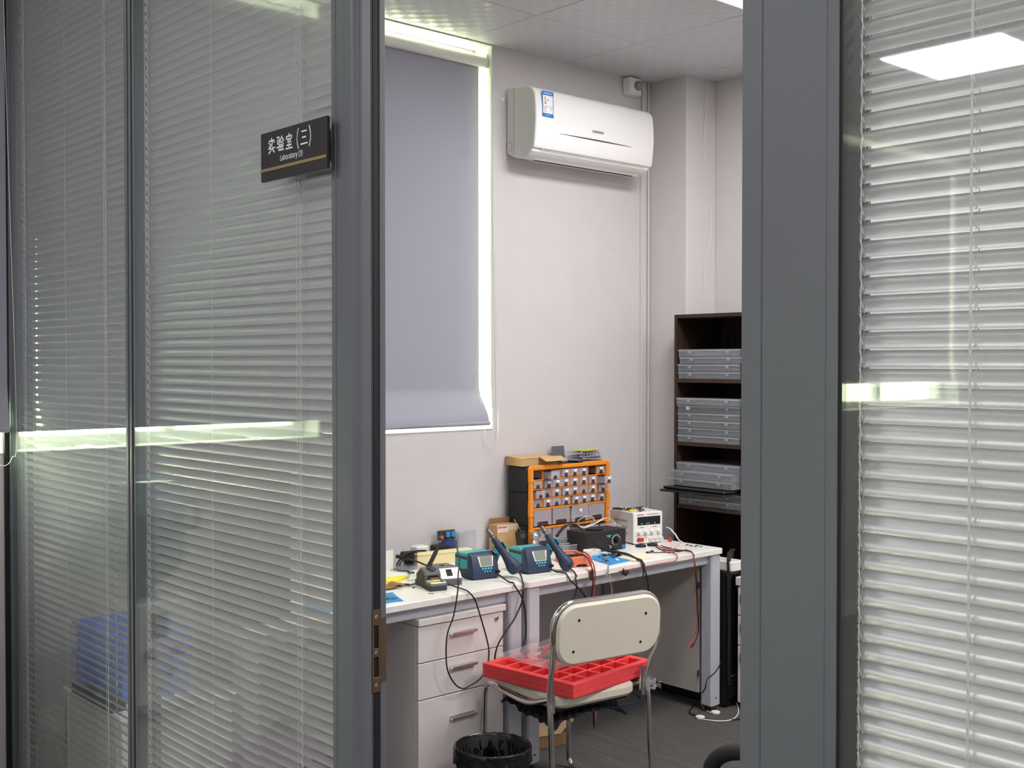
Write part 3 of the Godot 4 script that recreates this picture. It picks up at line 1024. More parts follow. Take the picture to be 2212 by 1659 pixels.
# ------------------------------------------------------------------ desks and what stands under them
func make_desk(label: String, z_left: float, panel: bool) -> Node3D:
	# local: x to the right along the front, z towards the front, y up; origin on the floor at the back left corner
	var o := thing("office_desk", label, "desk", Vector3(0.012, 0, z_left), PI / 2, "white desks along the window wall")
	var W := 1.235
	var D := 0.70
	var top := rrect(W, D, 0.018, 4, Vector2(W / 2, D / 2))
	part("desktop", G(Transform3D(Basis(Vector3.RIGHT, Vector3(0, 0, 1), Vector3(0, -1, 0)), Vector3.ZERO)).prism(top, -DESK, -DESK + 0.025, 0.002), M.desk_white, o)
	for x in [0.043, W - 0.045]:
		for z in [0.04, D - 0.041]:
			var l := part("leg", G().box(Vector3(x, 0.3775, z), Vector3(0.066, 0.701, 0.066), 0.007), M.desk_steel, o)
			part("foot", G(at(Vector3(x, 0, z))).lathe([Vector2(0, 0), Vector2(0.026, 0), Vector2(0.026, 0.008), Vector2(0.020, 0.010), Vector2(0.020, 0.030), Vector2(0, 0.030)], 16), M.black_soft, l)
			if z > 0.3: part("bolt_hole", G(along(Vector3(x, 0.066, z + 0.0331), Vector3(0, 0, 1))).lathe([Vector2(0.005, 0), Vector2(0.0045, 0.0006), Vector2(0, 0.0006)], 10), M.hole, l)
	for z in [0.04, D - 0.046]:
		part("apron", G().box(Vector3(W / 2, 0.706, z), Vector3(W - 0.156, 0.042, 0.030), 0.003), M.desk_steel, o)
	for x in [0.043, W - 0.045]:
		part("apron", G().box(Vector3(x, 0.706, D / 2), Vector3(0.030, 0.042, D - 0.148), 0.003), M.desk_steel, o)
	if panel:
		var p := part("end_panel", G().box(Vector3(W - 0.062, 0.382, D / 2 - 0.01), Vector3(0.016, 0.608, D - 0.16), 0.001), M.desk_panel, o)
		for y in [0.17, 0.58]:
			part("panel_clip", G().box(Vector3(W - 0.075, y, D - 0.088), Vector3(0.010, 0.030, 0.006), 0.001), M.charcoal, p)
	return o

func desks():
	make_desk("white desk with steel legs nearest the partition, soldering stations on it", -0.468, true)
	make_desk("white desk with steel legs at the back, the parts cabinet and chair at it", -1.712, true)
	# three drawer pedestal under the near desk
	var o := thing("drawer_pedestal", "white three-drawer pedestal with a lock under the near desk", "drawer unit", Vector3(0.69, 0, -1.398), PI / 2)
	part("carcass", G().box(Vector3(0, 0.342, -0.262), Vector3(0.410, 0.624, 0.488), 0.002), M.cabinet_white, o)
	part("top", G().box(Vector3(0.003, 0.670, -0.248), Vector3(0.424, 0.026, 0.512), 0.003), M.cabinet_white, o)
	for x in [-0.16, 0.16]:
		for z in [-0.06, -0.44]:
			part("castor", G(at(Vector3(x, 0.015, z), 0, 0, PI / 2)).lathe([Vector2(0, -0.012), Vector2(0.015, -0.012), Vector2(0.015, 0.012), Vector2(0, 0.012)], 14), M.black_soft, o)
	for d in [[0.523, 0.654, 0.604], [0.388, 0.519, 0.478], [0.036, 0.384, 0.290]]:
		var dr := part("drawer", G().span(Vector3(-0.205, d[0], -0.017), Vector3(0.205, d[1], 0.0), 0.0015), M.cabinet_white, o)
		var h := G()
		h.prism(poly([[0.0, 0.0], [0.018, 0.0], [0.020, 0.003], [0.020, 0.011], [0.017, 0.011], [0.016, 0.004], [0.003, 0.004], [0.0, 0.012]]), -0.060, 0.060)
		var hp := part("handle", h, M.handle_alu, dr, "brushed metal pull")
		hp.transform = Transform3D(Basis(Vector3(0, 0, 1), Vector3.UP, Vector3(-1, 0, 0)), Vector3(0.0, d[2], 0.0))
		if d[0] > 0.5:
			part("lock", G(along(Vector3(0.170, 0.632, 0.0), Vector3(0, 0, 1))).lathe([Vector2(0.0105, 0), Vector2(0.0105, 0.003), Vector2(0.0080, 0.0045), Vector2(0.0075, 0.0025), Vector2(0, 0.0025)], 18), M.steel, dr)
			part("keyhole", G().box(Vector3(0.170, 0.632, 0.003), Vector3(0.0016, 0.008, 0.001)), M.hole, dr)
	# bin with a black bag
	o = thing("waste_bin", "black plastic waste bin lined with a crumpled black bag, in front of the drawers", "waste bin", Vector3(0.985, 0, -1.292))
	part("bucket", G().lathe([Vector2(0, 0.006), Vector2(0.094, 0.0), Vector2(0.098, 0.006), Vector2(0.124, 0.255), Vector2(0.130, 0.262), Vector2(0.132, 0.272), Vector2(0.127, 0.276), Vector2(0.121, 0.268), Vector2(0.095, 0.012), Vector2(0, 0.010)], 36), M.black, o)
	var nz := FastNoiseLite.new()
	nz.seed = 31
	nz.frequency = 0.9
	var bag := func(u: float, w: float) -> Vector3:
		var a := TAU * w
		var n1 := nz.get_noise_3d(cos(a) * 3.0, u * 2.0, sin(a) * 3.0)
		var n2 := nz.get_noise_3d(cos(a) * 9.0, u * 3.0 + 7.0, sin(a) * 9.0)
		var r: float
		var y: float
		if u < 0.34:
			var t := u / 0.34
			r = 0.138 + 0.004 * n2 - 0.002 * t
			y = lerpf(0.222 + 0.022 * n1, 0.276, t)
		elif u < 0.44:
			var t := (u - 0.34) / 0.10
			r = 0.1355 - 0.011 * t + 0.001 * n2
			y = 0.276 + 0.007 * sin(PI * t) + 0.003 * n2
		else:
			var t := (u - 0.44) / 0.56
			r = 0.1235 * (1.0 - 0.35 * t * t) - 0.022 * absf(n2) * minf(1.0, t * 4.0) - 0.012 * absf(n1) * minf(1.0, t * 3.0)
			y = 0.276 - 0.20 * t
		return Vector3(cos(a) * r, y, sin(a) * r)
	part("bag", G().skin(bag, 30, 96, 0.0006), M.bag_black, o)
	part("bag_bottom", G().lathe([Vector2(0, 0.078), Vector2(0.081, 0.076)], 30), M.bag_black, o)

# ------------------------------------------------------------------ the chair and the tray on it
func chair():
	# local: faces -x; origin on the floor under the seat centre
	var o := thing("visitor_chair", "chrome tube chair with cream vinyl seat and backrest, turned to the desk", "chair", Vector3(0.965, 0, -1.66), -deg_to_rad(8))
	var R := 0.0105
	for s in [-1, 1]:
		var z: float = 0.20 * s
		var zr: float = 0.22 * s
		var zt: float = 0.217 if s > 0 else -0.257
		part("rear_leg", G().tube(curve([Vector3(0.228, 0.640, zt), Vector3(0.226, 0.600, zt), Vector3(0.222, 0.540, lerpf(zt, zr, 0.6)), Vector3(0.212, 0.46, zr), Vector3(0.220, 0.36, zr), Vector3(0.245, 0.012, zr * 1.02)], 8), R, 12), M.chrome, o)
		part("front_leg", G().tube(curve([Vector3(0.205, 0.445, zr * 0.93), Vector3(0.04, 0.398, z), Vector3(-0.160, 0.408, z), Vector3(-0.212, 0.402, z), Vector3(-0.232, 0.360, z), Vector3(-0.236, 0.20, z), Vector3(-0.236, 0.06, z), Vector3(-0.226, 0.025, z), Vector3(-0.190, 0.0118, z), Vector3(0.0, 0.0118, z * 1.02), Vector3(0.245, 0.0118, zr * 1.02)], 8), R, 12), M.chrome, o)
		part("tube_socket", G(along(Vector3(0.204, 0.498, zr * 0.93), Vector3.UP)).lathe([Vector2(0, -0.10), Vector2(0.012, -0.10), Vector2(0.012, 0.0), Vector2(0.009, 0.0), Vector2(0.009, -0.006), Vector2(0, -0.006)], 14), M.chrome, o)
	part("cross_tube", G().rod(Vector3(-0.02, 0.392, -0.195), Vector3(-0.02, 0.392, 0.195), 0.0085), M.chrome, o)
	# seat: domed vinyl pad
	part("seat", G(Transform3D(Basis(Vector3.RIGHT, Vector3(0, 0, 1), Vector3(0, -1, 0)), Vector3(0.0, 0.402, 0))).prism(rrect(0.42, 0.385, 0.07, 6), -0.046, 0.0, 0.012), M.vinyl, o)
	part("seat_pan", G(at(Vector3(0.0, 0.392, 0))).box(Vector3.ZERO, Vector3(0.34, 0.018, 0.32), 0.004), M.black_soft, o)
	# torn black lining hanging under the seat
	var rip := FastNoiseLite.new()
	rip.seed = 5
	rip.frequency = 3.5
	var lining := func(u: float, w: float) -> Vector3:
		var e := 0.5 + 0.5 * rip.get_noise_1d(u * 2.0 + w)
		return Vector3(lerpf(-0.17, 0.175, u), 0.380 - 0.06 * pow(absf(2.0 * w - 1.0), 2.0) * e - 0.030 * u * e, lerpf(-0.17, 0.17, w))
	part("lining", G().skin(lining, 26, 26, 0.0012), M.black_soft, o, "torn black dust cover")
	# backrest: two pads that hold the tube arch between them, four screws
	var bt := Transform3D(Basis(Vector3(0, 0, -1), Vector3(0.06, 1, 0).normalized(), Vector3(1, -0.06, 0).normalized()), Vector3(0.236, 0.668, -0.02))
	part("backrest", G(bt).prism(rrect(0.470, 0.215, 0.080, 8), -0.004, 0.016, 0.009), M.vinyl, o)
	part("back_cushion", G(bt).prism(rrect(0.470, 0.215, 0.080, 8), -0.040, -0.014, 0.010), M.vinyl, o)
	var arch := []
	for p in rrect(0.476, 0.221, 0.083, 8):
		if p.y > -0.032: arch.append(Vector3(p.x, p.y, -0.009))
	arch.push_front(Vector3(0.238, -0.03, -0.009))
	arch.push_back(Vector3(-0.238, -0.03, -0.009))
	part("back_frame", G(bt).tube(arch, 0.0098, 10), M.chrome, o)
	for p in [[-0.145, 0.052], [0.158, 0.040], [-0.165, -0.056], [0.138, -0.062]]:
		part("screw", G(bt * along(Vector3(p[0], p[1], 0.0155), Vector3(0, 0, 1))).lathe([Vector2(0.0062, 0), Vector2(0.0055, 0.0012), Vector2(0, 0.0014)], 12), M.black, o)
	# red foam insert with square pockets, from four short walls and ribs
	var ft := Transform3D(Basis.from_euler(Vector3(0, 0.097, 0)), Vector3(0.962, 0.4730, -1.680))
	o = thing("foam_tray", "red foam tray with square pockets lying on the chair seat", "foam tray", ft.origin, 0.0)
	var gi := Transform3D(ft.basis, Vector3.ZERO)
	var L := 0.435
	var Wd := 0.458
	part("foam_base", G(gi).box(Vector3(0, -0.014, 0), Vector3(L, 0.016, Wd), 0.002), M.red_foam, o)
	part("foam_floor", G(gi).box(Vector3(0, -0.0228, 0), Vector3(L - 0.003, 0.0014, Wd - 0.003)), M.red, o)
	var nx := 6
	var ny := 5
	var t := 0.012
	var e := 0.026
	for s in [-1, 1]:
		part("foam_rim", G(gi).box(Vector3(0, 0.011, s * (Wd - e) / 2), Vector3(L, 0.034, e), 0.002), M.red_foam, o)
		part("foam_rim", G(gi).box(Vector3(s * (L - e) / 2, 0.011, 0), Vector3(e, 0.034, Wd - 2 * e), 0.002), M.red_foam, o)
	for k in range(1, nx):
		part("rib", G(gi).box(Vector3(lerpf(-L / 2 + e, L / 2 - e, float(k) / nx), 0.010, 0), Vector3(t, 0.032, Wd - 2 * e), 0.001), M.red_foam, o)
	for k in range(1, ny):
		for j in nx:
			var x := lerpf(-L / 2 + e, L / 2 - e, (j + 0.5) / nx)
			part("rib", G(gi).box(Vector3(x, 0.010, lerpf(-Wd / 2 + e, Wd / 2 - e, float(k) / ny)), Vector3((L - 2 * e) / nx - t, 0.032, t), 0.001), M.red_foam, o)
	# small parts in the pockets under a clear film
	for k in 16:
		var p := ft * Vector3(-0.17 + 0.048 * (k % 5) + rng.randf_range(-0.01, 0.01), 0.031 if k % 3 else 0.029, -0.10 + 0.062 * (k / 5) + rng.randf_range(-0.01, 0.01))
		var m: Material = [M.black, M.yellow_dull, M.charcoal, M.pcb_blue, M.orange][k % 5]
		var gp := G(at(p, rng.randf() * 3.0))
		if k % 2: gp.lathe([Vector2(0, 0), Vector2(0.013, 0), Vector2(0.013, 0.006), Vector2(0.007, 0.010), Vector2(0, 0.010)], 12)
		else: gp.box(Vector3(0, 0.005, 0), Vector3(0.024, 0.010, 0.015), 0.002)
		solo("small_part", gp, m, "small %s part on the red foam tray, %s" % [["black", "yellow", "charcoal", "blue", "orange"][k % 5], ["in the row nearest the drawers", "in the second row from the drawers", "in the third row from the drawers", "in the row nearest the bookcase"][k / 5]], "component", "small parts on the red foam tray")
	var film := func(u: float, w: float) -> Vector3:
		var q := Vector3(lerpf(-0.215, 0.10, u), 0.0475 + 0.003 * sin(u * 9.0 + w * 5.0) + 0.002 * sin(w * 17.0), lerpf(-0.19, 0.16, w) + 0.02 * u)
		return ft * q
	solo("plastic_film", G().skin(film, 24, 24, 0.0004), M.soft_film, "crinkled clear plastic film over the small parts on the foam tray", "film")
	# tied plastic at the right rear leg
	var wrap := G()
	for k in 5:
		var y := 0.425 + 0.008 * k
		var ring := []
		for j in 9: ring.append(Vector3(1.228, y, -1.845) + Vector3(cos(TAU * j / 8.0 + k) * 0.017, 0.004 * sin(j * 2.0 + k), sin(TAU * j / 8.0 + k) * 0.017))
		wrap.tube(ring, 0.003, 6)
	for k in 3: wrap.tube(curve([Vector3(1.228, 0.43, -1.862), Vector3(1.242, 0.425 + 0.01 * k, -1.882), Vector3(1.232, 0.415 + 0.012 * k, -1.892)]), 0.0018, 5)
	solo("plastic_tie", wrap, M.soft_film, "strip of clear plastic knotted round the chair's right rear leg", "plastic strip")

# ------------------------------------------------------------------ instruments on the desks
func hot_air_station(label: String, p: Vector3, yaw: float) -> Node3D:
	var o := thing("rework_station", label, "rework station", p, yaw, "teal rework stations")
	var side := Transform3D(Basis(Vector3(0, 0, 1), Vector3(0, 1, 0), Vector3(-1, 0, 0)), Vector3.ZERO)
	part("rear_case", G(side).prism(poly([[-0.150, 0.030], [-0.044, 0.030], [-0.044, 0.0985], [-0.060, 0.1015], [-0.138, 0.0965], [-0.148, 0.090]]), -0.059, 0.059, 0.004), M.teal, o)
	part("base", G(side).prism(poly([[-0.152, 0.002], [-0.010, 0.002], [-0.008, 0.012], [-0.044, 0.042], [-0.110, 0.030], [-0.152, 0.030]]), -0.0605, 0.0605, 0.003), M.navy_dark, o)
	part("front_case", G(side).prism(poly([[-0.046, 0.004], [-0.002, 0.004], [0.0, 0.010], [-0.003, 0.036], [-0.019, 0.090], [-0.027, 0.098], [-0.046, 0.1035]]), -0.0625, 0.0625, 0.006), M.navy, o)
	for s in [-1, 1]:
		part("vent_slot", G().box(Vector3(0.0587 * s, 0.0800, -0.098), Vector3(0.0016, 0.012, 0.094), 0.0005), M.charcoal, o)
	for x in [-0.05, 0.05]:
		for z in [-0.02, -0.13]: part("rubber_foot", G(at(Vector3(x, 0, z))).lathe([Vector2(0, 0), Vector2(0.006, 0), Vector2(0.006, 0.003), Vector2(0, 0.003)], 10), M.black, o)
	var u := Vector3(0, 0.9588, -0.2841)
	var face := Transform3D(Basis(Vector3.RIGHT, u, Vector3.RIGHT.cross(u)), Vector3(0.006, 0.064, -0.0108))
	part("bezel", G(face).prism(poly([[-0.036, 0.026], [0.036, 0.026], [0.029, -0.016], [-0.028, -0.016]]), -0.003, 0.0012, 0.0005), M.white_plastic, o)
	var lcd := part("lcd", G(face).prism(poly([[-0.028, 0.0255], [0.028, 0.0255], [0.0255, -0.0135], [-0.0245, -0.0135]]), -0.002, 0.0018, 0.0004), M.lcd, o)
	lcd.set_meta("label", "grey green liquid crystal display")
	for k in 4:
		part("key", G(face).box(Vector3(-0.0195 + 0.0130 * k, -0.0235, 0.0012), Vector3(0.0095, 0.0075, 0.003), 0.001), M.cyan_key, o)
	for k in 3:
		part("key", G(face * along(Vector3(-0.0115 + 0.0125 * k, -0.0345, 0.0), Vector3(0, 0, 1))).lathe([Vector2(0.0036, 0), Vector2(0.0034, 0.0020), Vector2(0, 0.0026)], 12), M.cyan_key, o)
	part("socket", G(along(Vector3(0.052, 0.026, -0.002), Vector3(0, 0.15, 1))).lathe([Vector2(0.0085, 0), Vector2(0.0085, 0.006), Vector2(0.0062, 0.007), Vector2(0.0058, 0.017), Vector2(0.0035, 0.019), Vector2(0, 0.019)], 16), M.black, o)
	return o

# pistol shaped blower resting in a cradle of its station; tip and centre of the bulb in the world
func hot_air_handle(label: String, tip: Vector3, bulb: Vector3, st: Node3D):
	var d := (bulb - tip).normalized()
	var L := tip.distance_to(bulb)
	var f := along(tip, d)
	var o := thing("hot_air_handle", label, "hot air gun", Vector3(bulb.x, bulb.y - 0.03, bulb.z), 0.0, "hot air handles of the rework stations")
	var t := Transform3D(Basis(), -o.position) * f
	part("nozzle", G(t).lathe([Vector2(0.0060, -0.006), Vector2(0.0075, -0.006), Vector2(0.0100, 0.004), Vector2(0.0105, 0.016), Vector2(0.0115, 0.017), Vector2(0.0115, 0.022), Vector2(0.0090, 0.023), Vector2(0.0090, 0.042)], 20), M.nozzle_steel, o)
	part("grip", G(t).lathe([Vector2(0.0, 0.036), Vector2(0.0120, 0.036), Vector2(0.0135, 0.040), Vector2(0.0130, 0.046), Vector2(0.0140, 0.048), Vector2(0.0140, 0.060), Vector2(0.0152, 0.064), Vector2(0.0160, 0.080), Vector2(0.0150, 0.100), Vector2(0.0168, 0.118), Vector2(0.0215, L - 0.028), Vector2(0.0275, L - 0.010), Vector2(0.0290, L + 0.004), Vector2(0.0270, L + 0.018), Vector2(0.0200, L + 0.027), Vector2(0.0090, L + 0.031), Vector2(0, L + 0.0315)], 28), M.navy, o)
	# air slots on the side that faces the room
	var n := Vector3(0.8, 0.25, 0.55)
	n = (n - d * n.dot(d)).normalized()
	var c := bulb + n * 0.0282 - d * 0.002
	var s := d.cross(n)
	for k in 3:
		part("air_slot", G(Transform3D(Basis(s, d, n), c - o.position + d * (k - 1) * 0.0062)).box(Vector3(0.001 * k, 0, 0), Vector3(0.016 - 0.003 * absf(k - 1), 0.0026, 0.0022), 0.0005), M.navy_dark, o)
	part("hang_hole", G(along(c - o.position + d * 0.017 - n * 0.0022, n)).lathe([Vector2(0.0034, 0), Vector2(0.0034, 0.0016), Vector2(0, 0.0016)], 12), M.hole, o)
	# cradle, part of the station
	var inv := st.transform.affine_inverse()
	var m := tip.lerp(bulb, 0.50)
	var cr := G(inv * Transform3D(Basis(s, d, n), m))
	cr.box(Vector3(0, -0.004, -0.0225), Vector3(0.044, 0.036, 0.006), 0.002)
	cr.box(Vector3(-0.021, -0.004, -0.006), Vector3(0.005, 0.030, 0.034), 0.002)
	cr.box(Vector3(0.021, -0.004, -0.006), Vector3(0.005, 0.030, 0.034), 0.002)
	part("handle_cradle", cr, M.teal, st)
	var foot := Vector3(0.068, 0.036, -0.060)
	var cp: Vector3 = inv * (m - n * 0.024)
	part("cradle_arm", G().tube([foot, foot.lerp(cp, 0.6), cp], [0.010, 0.0095, 0.009], 8), M.teal, st)

func instruments():
	# soldering station with iron stand: local x right, z front, origin at the stand's front left corner
	var o := thing("soldering_station", "dark grey soldering station with white control face and sponge tray", "soldering station", Vector3(0.604, DESK, -1.316), deg_to_rad(73))
	part("stand_base", G().span(Vector3(0.0, 0.0, -0.168), Vector3(0.068, 0.021, 0.0), 0.003), M.charcoal, o)
	var side := Transform3D(Basis(Vector3(0, 0, 1), Vector3(0, 1, 0), Vector3(-1, 0, 0)), Vector3.ZERO)
	part("stand_hood", G(side).prism(poly([[-0.160, 0.020], [-0.066, 0.020], [-0.066, 0.050], [-0.078, 0.066], [-0.110, 0.074], [-0.140, 0.058], [-0.160, 0.045]]), -0.068, -0.002, 0.003), M.grey_case, o)
	part("side_recess", G(side).prism(poly([[-0.150, 0.024], [-0.078, 0.024], [-0.078, 0.044], [-0.095, 0.060], [-0.112, 0.063], [-0.136, 0.052], [-0.150, 0.042]]), -0.0025, -0.0008), M.black, o)
	part("wool_opening", G().prism(rrect(0.044, 0.024, 0.006, 3, Vector2(0.036, 0.0355)), -0.067, -0.0652), M.hole, o)
	var wool := G()
	for k in 14:
		var c := Vector3(0.020 + 0.032 * rng.randf(), 0.028 + 0.010 * rng.randf(), -0.064 + 0.004 * rng.randf())
		var ring := []
		for j in 9: ring.append(c + Vector3(cos(TAU * j / 8.0), sin(TAU * j / 8.0) * 0.6, sin(j * 1.3) * 0.4) * 0.0055)
		wool.tube(ring, 0.0011, 5)
	part("brass_wool", wool, M.brass, o)
	var tr := G()
	for b in [[0.004, 0.064, -0.060, -0.056], [0.004, 0.064, -0.006, -0.002]]: tr.span(Vector3(b[0], 0.020, b[2]), Vector3(b[1], 0.030, b[3]), 0.001)
	for b in [[0.004, 0.008], [0.060, 0.064]]: tr.span(Vector3(b[0], 0.020, -0.056), Vector3(b[1], 0.030, -0.006), 0.001)
	part("sponge_tray", tr, M.foil, o)
	part("sponge", G().span(Vector3(0.0085, 0.020, -0.0545), Vector3(0.0595, 0.026, -0.0075), 0.002), M.yellow_sponge, o)
	part("holder_funnel", G(along(Vector3(0.036, 0.062, -0.092), Vector3(0.05, 0.8, -0.35))).lathe([Vector2(0.020, -0.006), Vector2(0.021, 0.004), Vector2(0.016, 0.012), Vector2(0.009, 0.014), Vector2(0.008, 0.006)], 20), M.charcoal, o)
	# control box on its right
	part("control_case", G(side).prism(poly([[-0.235, 0.0], [-0.078, 0.0], [-0.076, 0.022], [-0.112, 0.062], [-0.120, 0.066], [-0.235, 0.060]]), -0.160, -0.072, 0.003), M.grey_case, o)
	for k in 5:
		part("vent_slot", G(at(Vector3(0.112, 0.0645, -0.165 - 0.004 * (k % 2)), 0.6 + 0.3 * k)).box(Vector3(0.004 * k - 0.008, 0, 0), Vector3(0.003, 0.0012, 0.020)), M.hole, o)
	var u := Vector3(0, 0.745, -0.667)
	var face := Transform3D(Basis(Vector3.RIGHT, u, Vector3.RIGHT.cross(u)), Vector3(0.116, 0.0440, -0.0945))
	part("control_face", G(face).prism(rrect(0.086, 0.048, 0.006, 4), -0.002, 0.003, 0.001), M.white_plastic, o)
	part("screen", G(face).prism(rrect(0.024, 0.030, 0.002, 2, Vector2(-0.003, 0.002)), 0.002, 0.0036), M.lcd_dark, o)
	part("dial_ring", G(face * along(Vector3(0.027, 0.002, 0.003), Vector3(0, 0, 1))).lathe([Vector2(0.0105, 0), Vector2(0.0105, 0.0012), Vector2(0.009, 0.0014), Vector2(0, 0.0014)], 20), M.paper, o)
	part("side_knob", G(along(Vector3(0.159, 0.020, -0.085), Vector3(0.25, 0.1, 1))).lathe([Vector2(0.0085, 0), Vector2(0.0085, 0.008), Vector2(0.007, 0.012), Vector2(0, 0.0125)], 18), M.chrome, o)
	part("jack", G(along(Vector3(0.080, 0.016, -0.078), Vector3(0, 0.1, 1))).lathe([Vector2(0.0075, 0), Vector2(0.0075, 0.010), Vector2(0.006, 0.011), Vector2(0.006, 0.024), Vector2(0.003, 0.026), Vector2(0, 0.026)], 16), M.foil, o)
	# the iron in its funnel
	var a := Vector3(0.515, 0.826, -1.374)
	var b := Vector3(0.492, 0.912, -1.452)
	solo("soldering_iron", G().tube([a, a.lerp(b, 0.18), a.lerp(b, 0.2), a.lerp(b, 0.55), a.lerp(b, 0.9), b], [0.0085, 0.0095, 0.0082, 0.0085, 0.0062, 0.0042], 14), M.black_soft, "black soldering iron leaning in the grey station's funnel", "soldering iron")
	var sa := hot_air_station("teal and navy rework station with grey display, next to the soldering station", Vector3(0.556, DESK, -1.632), deg_to_rad(80))
	hot_air_handle("navy hot air handle in the cradle of the rework station next to the soldering station", Vector3(0.520, 0.938, -1.675), Vector3(0.598, 0.800, -1.738), sa)
	var sb := hot_air_station("teal and navy rework station with grey display, in front of the parts cabinet", Vector3(0.605, DESK, -1.880), deg_to_rad(81))
	hot_air_handle("navy hot air handle in front of the parts cabinet beside the orange multimeter", Vector3(0.552, 0.930, -1.940), Vector3(0.640, 0.789, -1.992), sb)
	parts_cabinet()
	power_supply()
	# black bench unit with a big knob
	o = thing("motor_controller", "black metal box with a large round dial and blue markings, before the white power supply", "control box", Vector3(0.412, DESK, -2.474), deg_to_rad(86))
	part("case", G().span(Vector3(-0.124, 0.004, -0.130), Vector3(0.124, 0.094, 0.0), 0.002), M.black, o)
	for x in [-0.1, 0.1]:
		for z in [-0.015, -0.115]: part("rubber_foot", G(at(Vector3(x, 0, z))).lathe([Vector2(0, 0), Vector2(0.007, 0), Vector2(0.007, 0.004), Vector2(0, 0.004)], 10), M.black_soft, o)
	part("dial", G(along(Vector3(0.062, 0.046, 0.0), Vector3(0, 0, 1))).lathe([Vector2(0.0200, 0), Vector2(0.0195, 0.003), Vector2(0.0130, 0.004), Vector2(0.0120, 0.016), Vector2(0.0105, 0.018), Vector2(0, 0.018)], 24), M.black_gloss, o)
	var ticks := G()
	for k in 12:
		var t := -0.7 + TAU * 0.78 * k / 11.0 + 0.3
		ticks.box(Vector3(0.062 + cos(t) * 0.0265, 0.046 + sin(t) * 0.0265, 0.0004), Vector3(0.004, 0.0036, 0.0012))
	var ring := []
	for k in 33: ring.append(Vector3(0.062 + cos(TAU * k / 32.0) * 0.0215, 0.046 + sin(TAU * k / 32.0) * 0.0215, 0.0004))
	ticks.tube(ring, 0.0007, 5, false)
	part("dial_scale", ticks, M.print_white, o)
	part("print_mark", G().box(Vector3(0.018, 0.071, 0.0003), Vector3(0.028, 0.0035, 0.0012)).box(Vector3(0.018, 0.065, 0.0003), Vector3(0.018, 0.004, 0.0012)), M.cyan_key, o)
	part("rating_mark", G().box(Vector3(0.108, 0.014, 0.0003), Vector3(0.020, 0.013, 0.0012)), M.sticker_blue, o)
	part("jack", G(along(Vector3(0.020, 0.020, 0.0), Vector3(0, 0, 1))).lathe([Vector2(0.008, 0), Vector2(0.008, 0.012), Vector2(0.006, 0.013), Vector2(0, 0.013)], 14), M.foil, o)
	var plug := G().tube([Vector3(0.028, 0.019, 0.010), Vector3(0.058, 0.015, 0.020), Vector3(0.066, 0.013, 0.022)], [0.009, 0.0085, 0.004], 12)
	part("jack_plug", plug, M.black_soft, o)
	# multimeter lying on its back
	o = thing("multimeter", "orange multimeter lying face up on the desk edge beside a hot air handle", "multimeter", Vector3(0.528, DESK, -2.146), deg_to_rad(66))
	part("case", G(Transform3D(Basis(Vector3.RIGHT, Vector3(0, 0, -1), Vector3.UP), Vector3.ZERO)).prism(rrect(0.076, 0.180, 0.012, 4), 0.002, 0.030, 0.004), M.charcoal, o)
	for s in [-1, 1]:
		part("holster", G(at(Vector3(0.0425 * s, 0, 0))).prism(rrect(0.012, 0.040, 0.004, 3, Vector2(0, 0.021)), -0.092, 0.096, 0.003), M.coral, o)
	part("holster", G(Transform3D(Basis(Vector3.RIGHT, Vector3.UP, Vector3(0, 0, 1)), Vector3(0, 0, 0.094))).prism(poly([[-0.046, 0.006], [-0.030, 0.0], [-0.018, 0.012], [0.020, 0.012], [0.030, 0.0], [0.046, 0.006], [0.048, 0.040], [0.030, 0.044], [-0.030, 0.044], [-0.048, 0.040]]), -0.006, 0.008, 0.002), M.coral, o)
	part("holster", G().box(Vector3(0, 0.022, -0.093), Vector3(0.090, 0.036, 0.010), 0.003), M.coral, o)
	part("face_plate", G().box(Vector3(0, 0.0310, 0.0), Vector3(0.068, 0.003, 0.168), 0.001), M.black_soft, o)
	part("screen", G().box(Vector3(0, 0.0328, -0.055), Vector3(0.056, 0.002, 0.036), 0.0005), M.lcd, o)
	part("dial", G(at(Vector3(0, 0.032, 0.015))).lathe([Vector2(0.021, 0), Vector2(0.020, 0.006), Vector2(0, 0.007)], 24), M.black, o)
	for x in [-0.022, 0.0, 0.022]: part("jack", G(at(Vector3(x, 0.032, 0.070))).lathe([Vector2(0.007, 0), Vector2(0.007, 0.002), Vector2(0.004, 0.002), Vector2(0.004, 0.0)], 14), M.red if x > 0.01 else M.black, o)

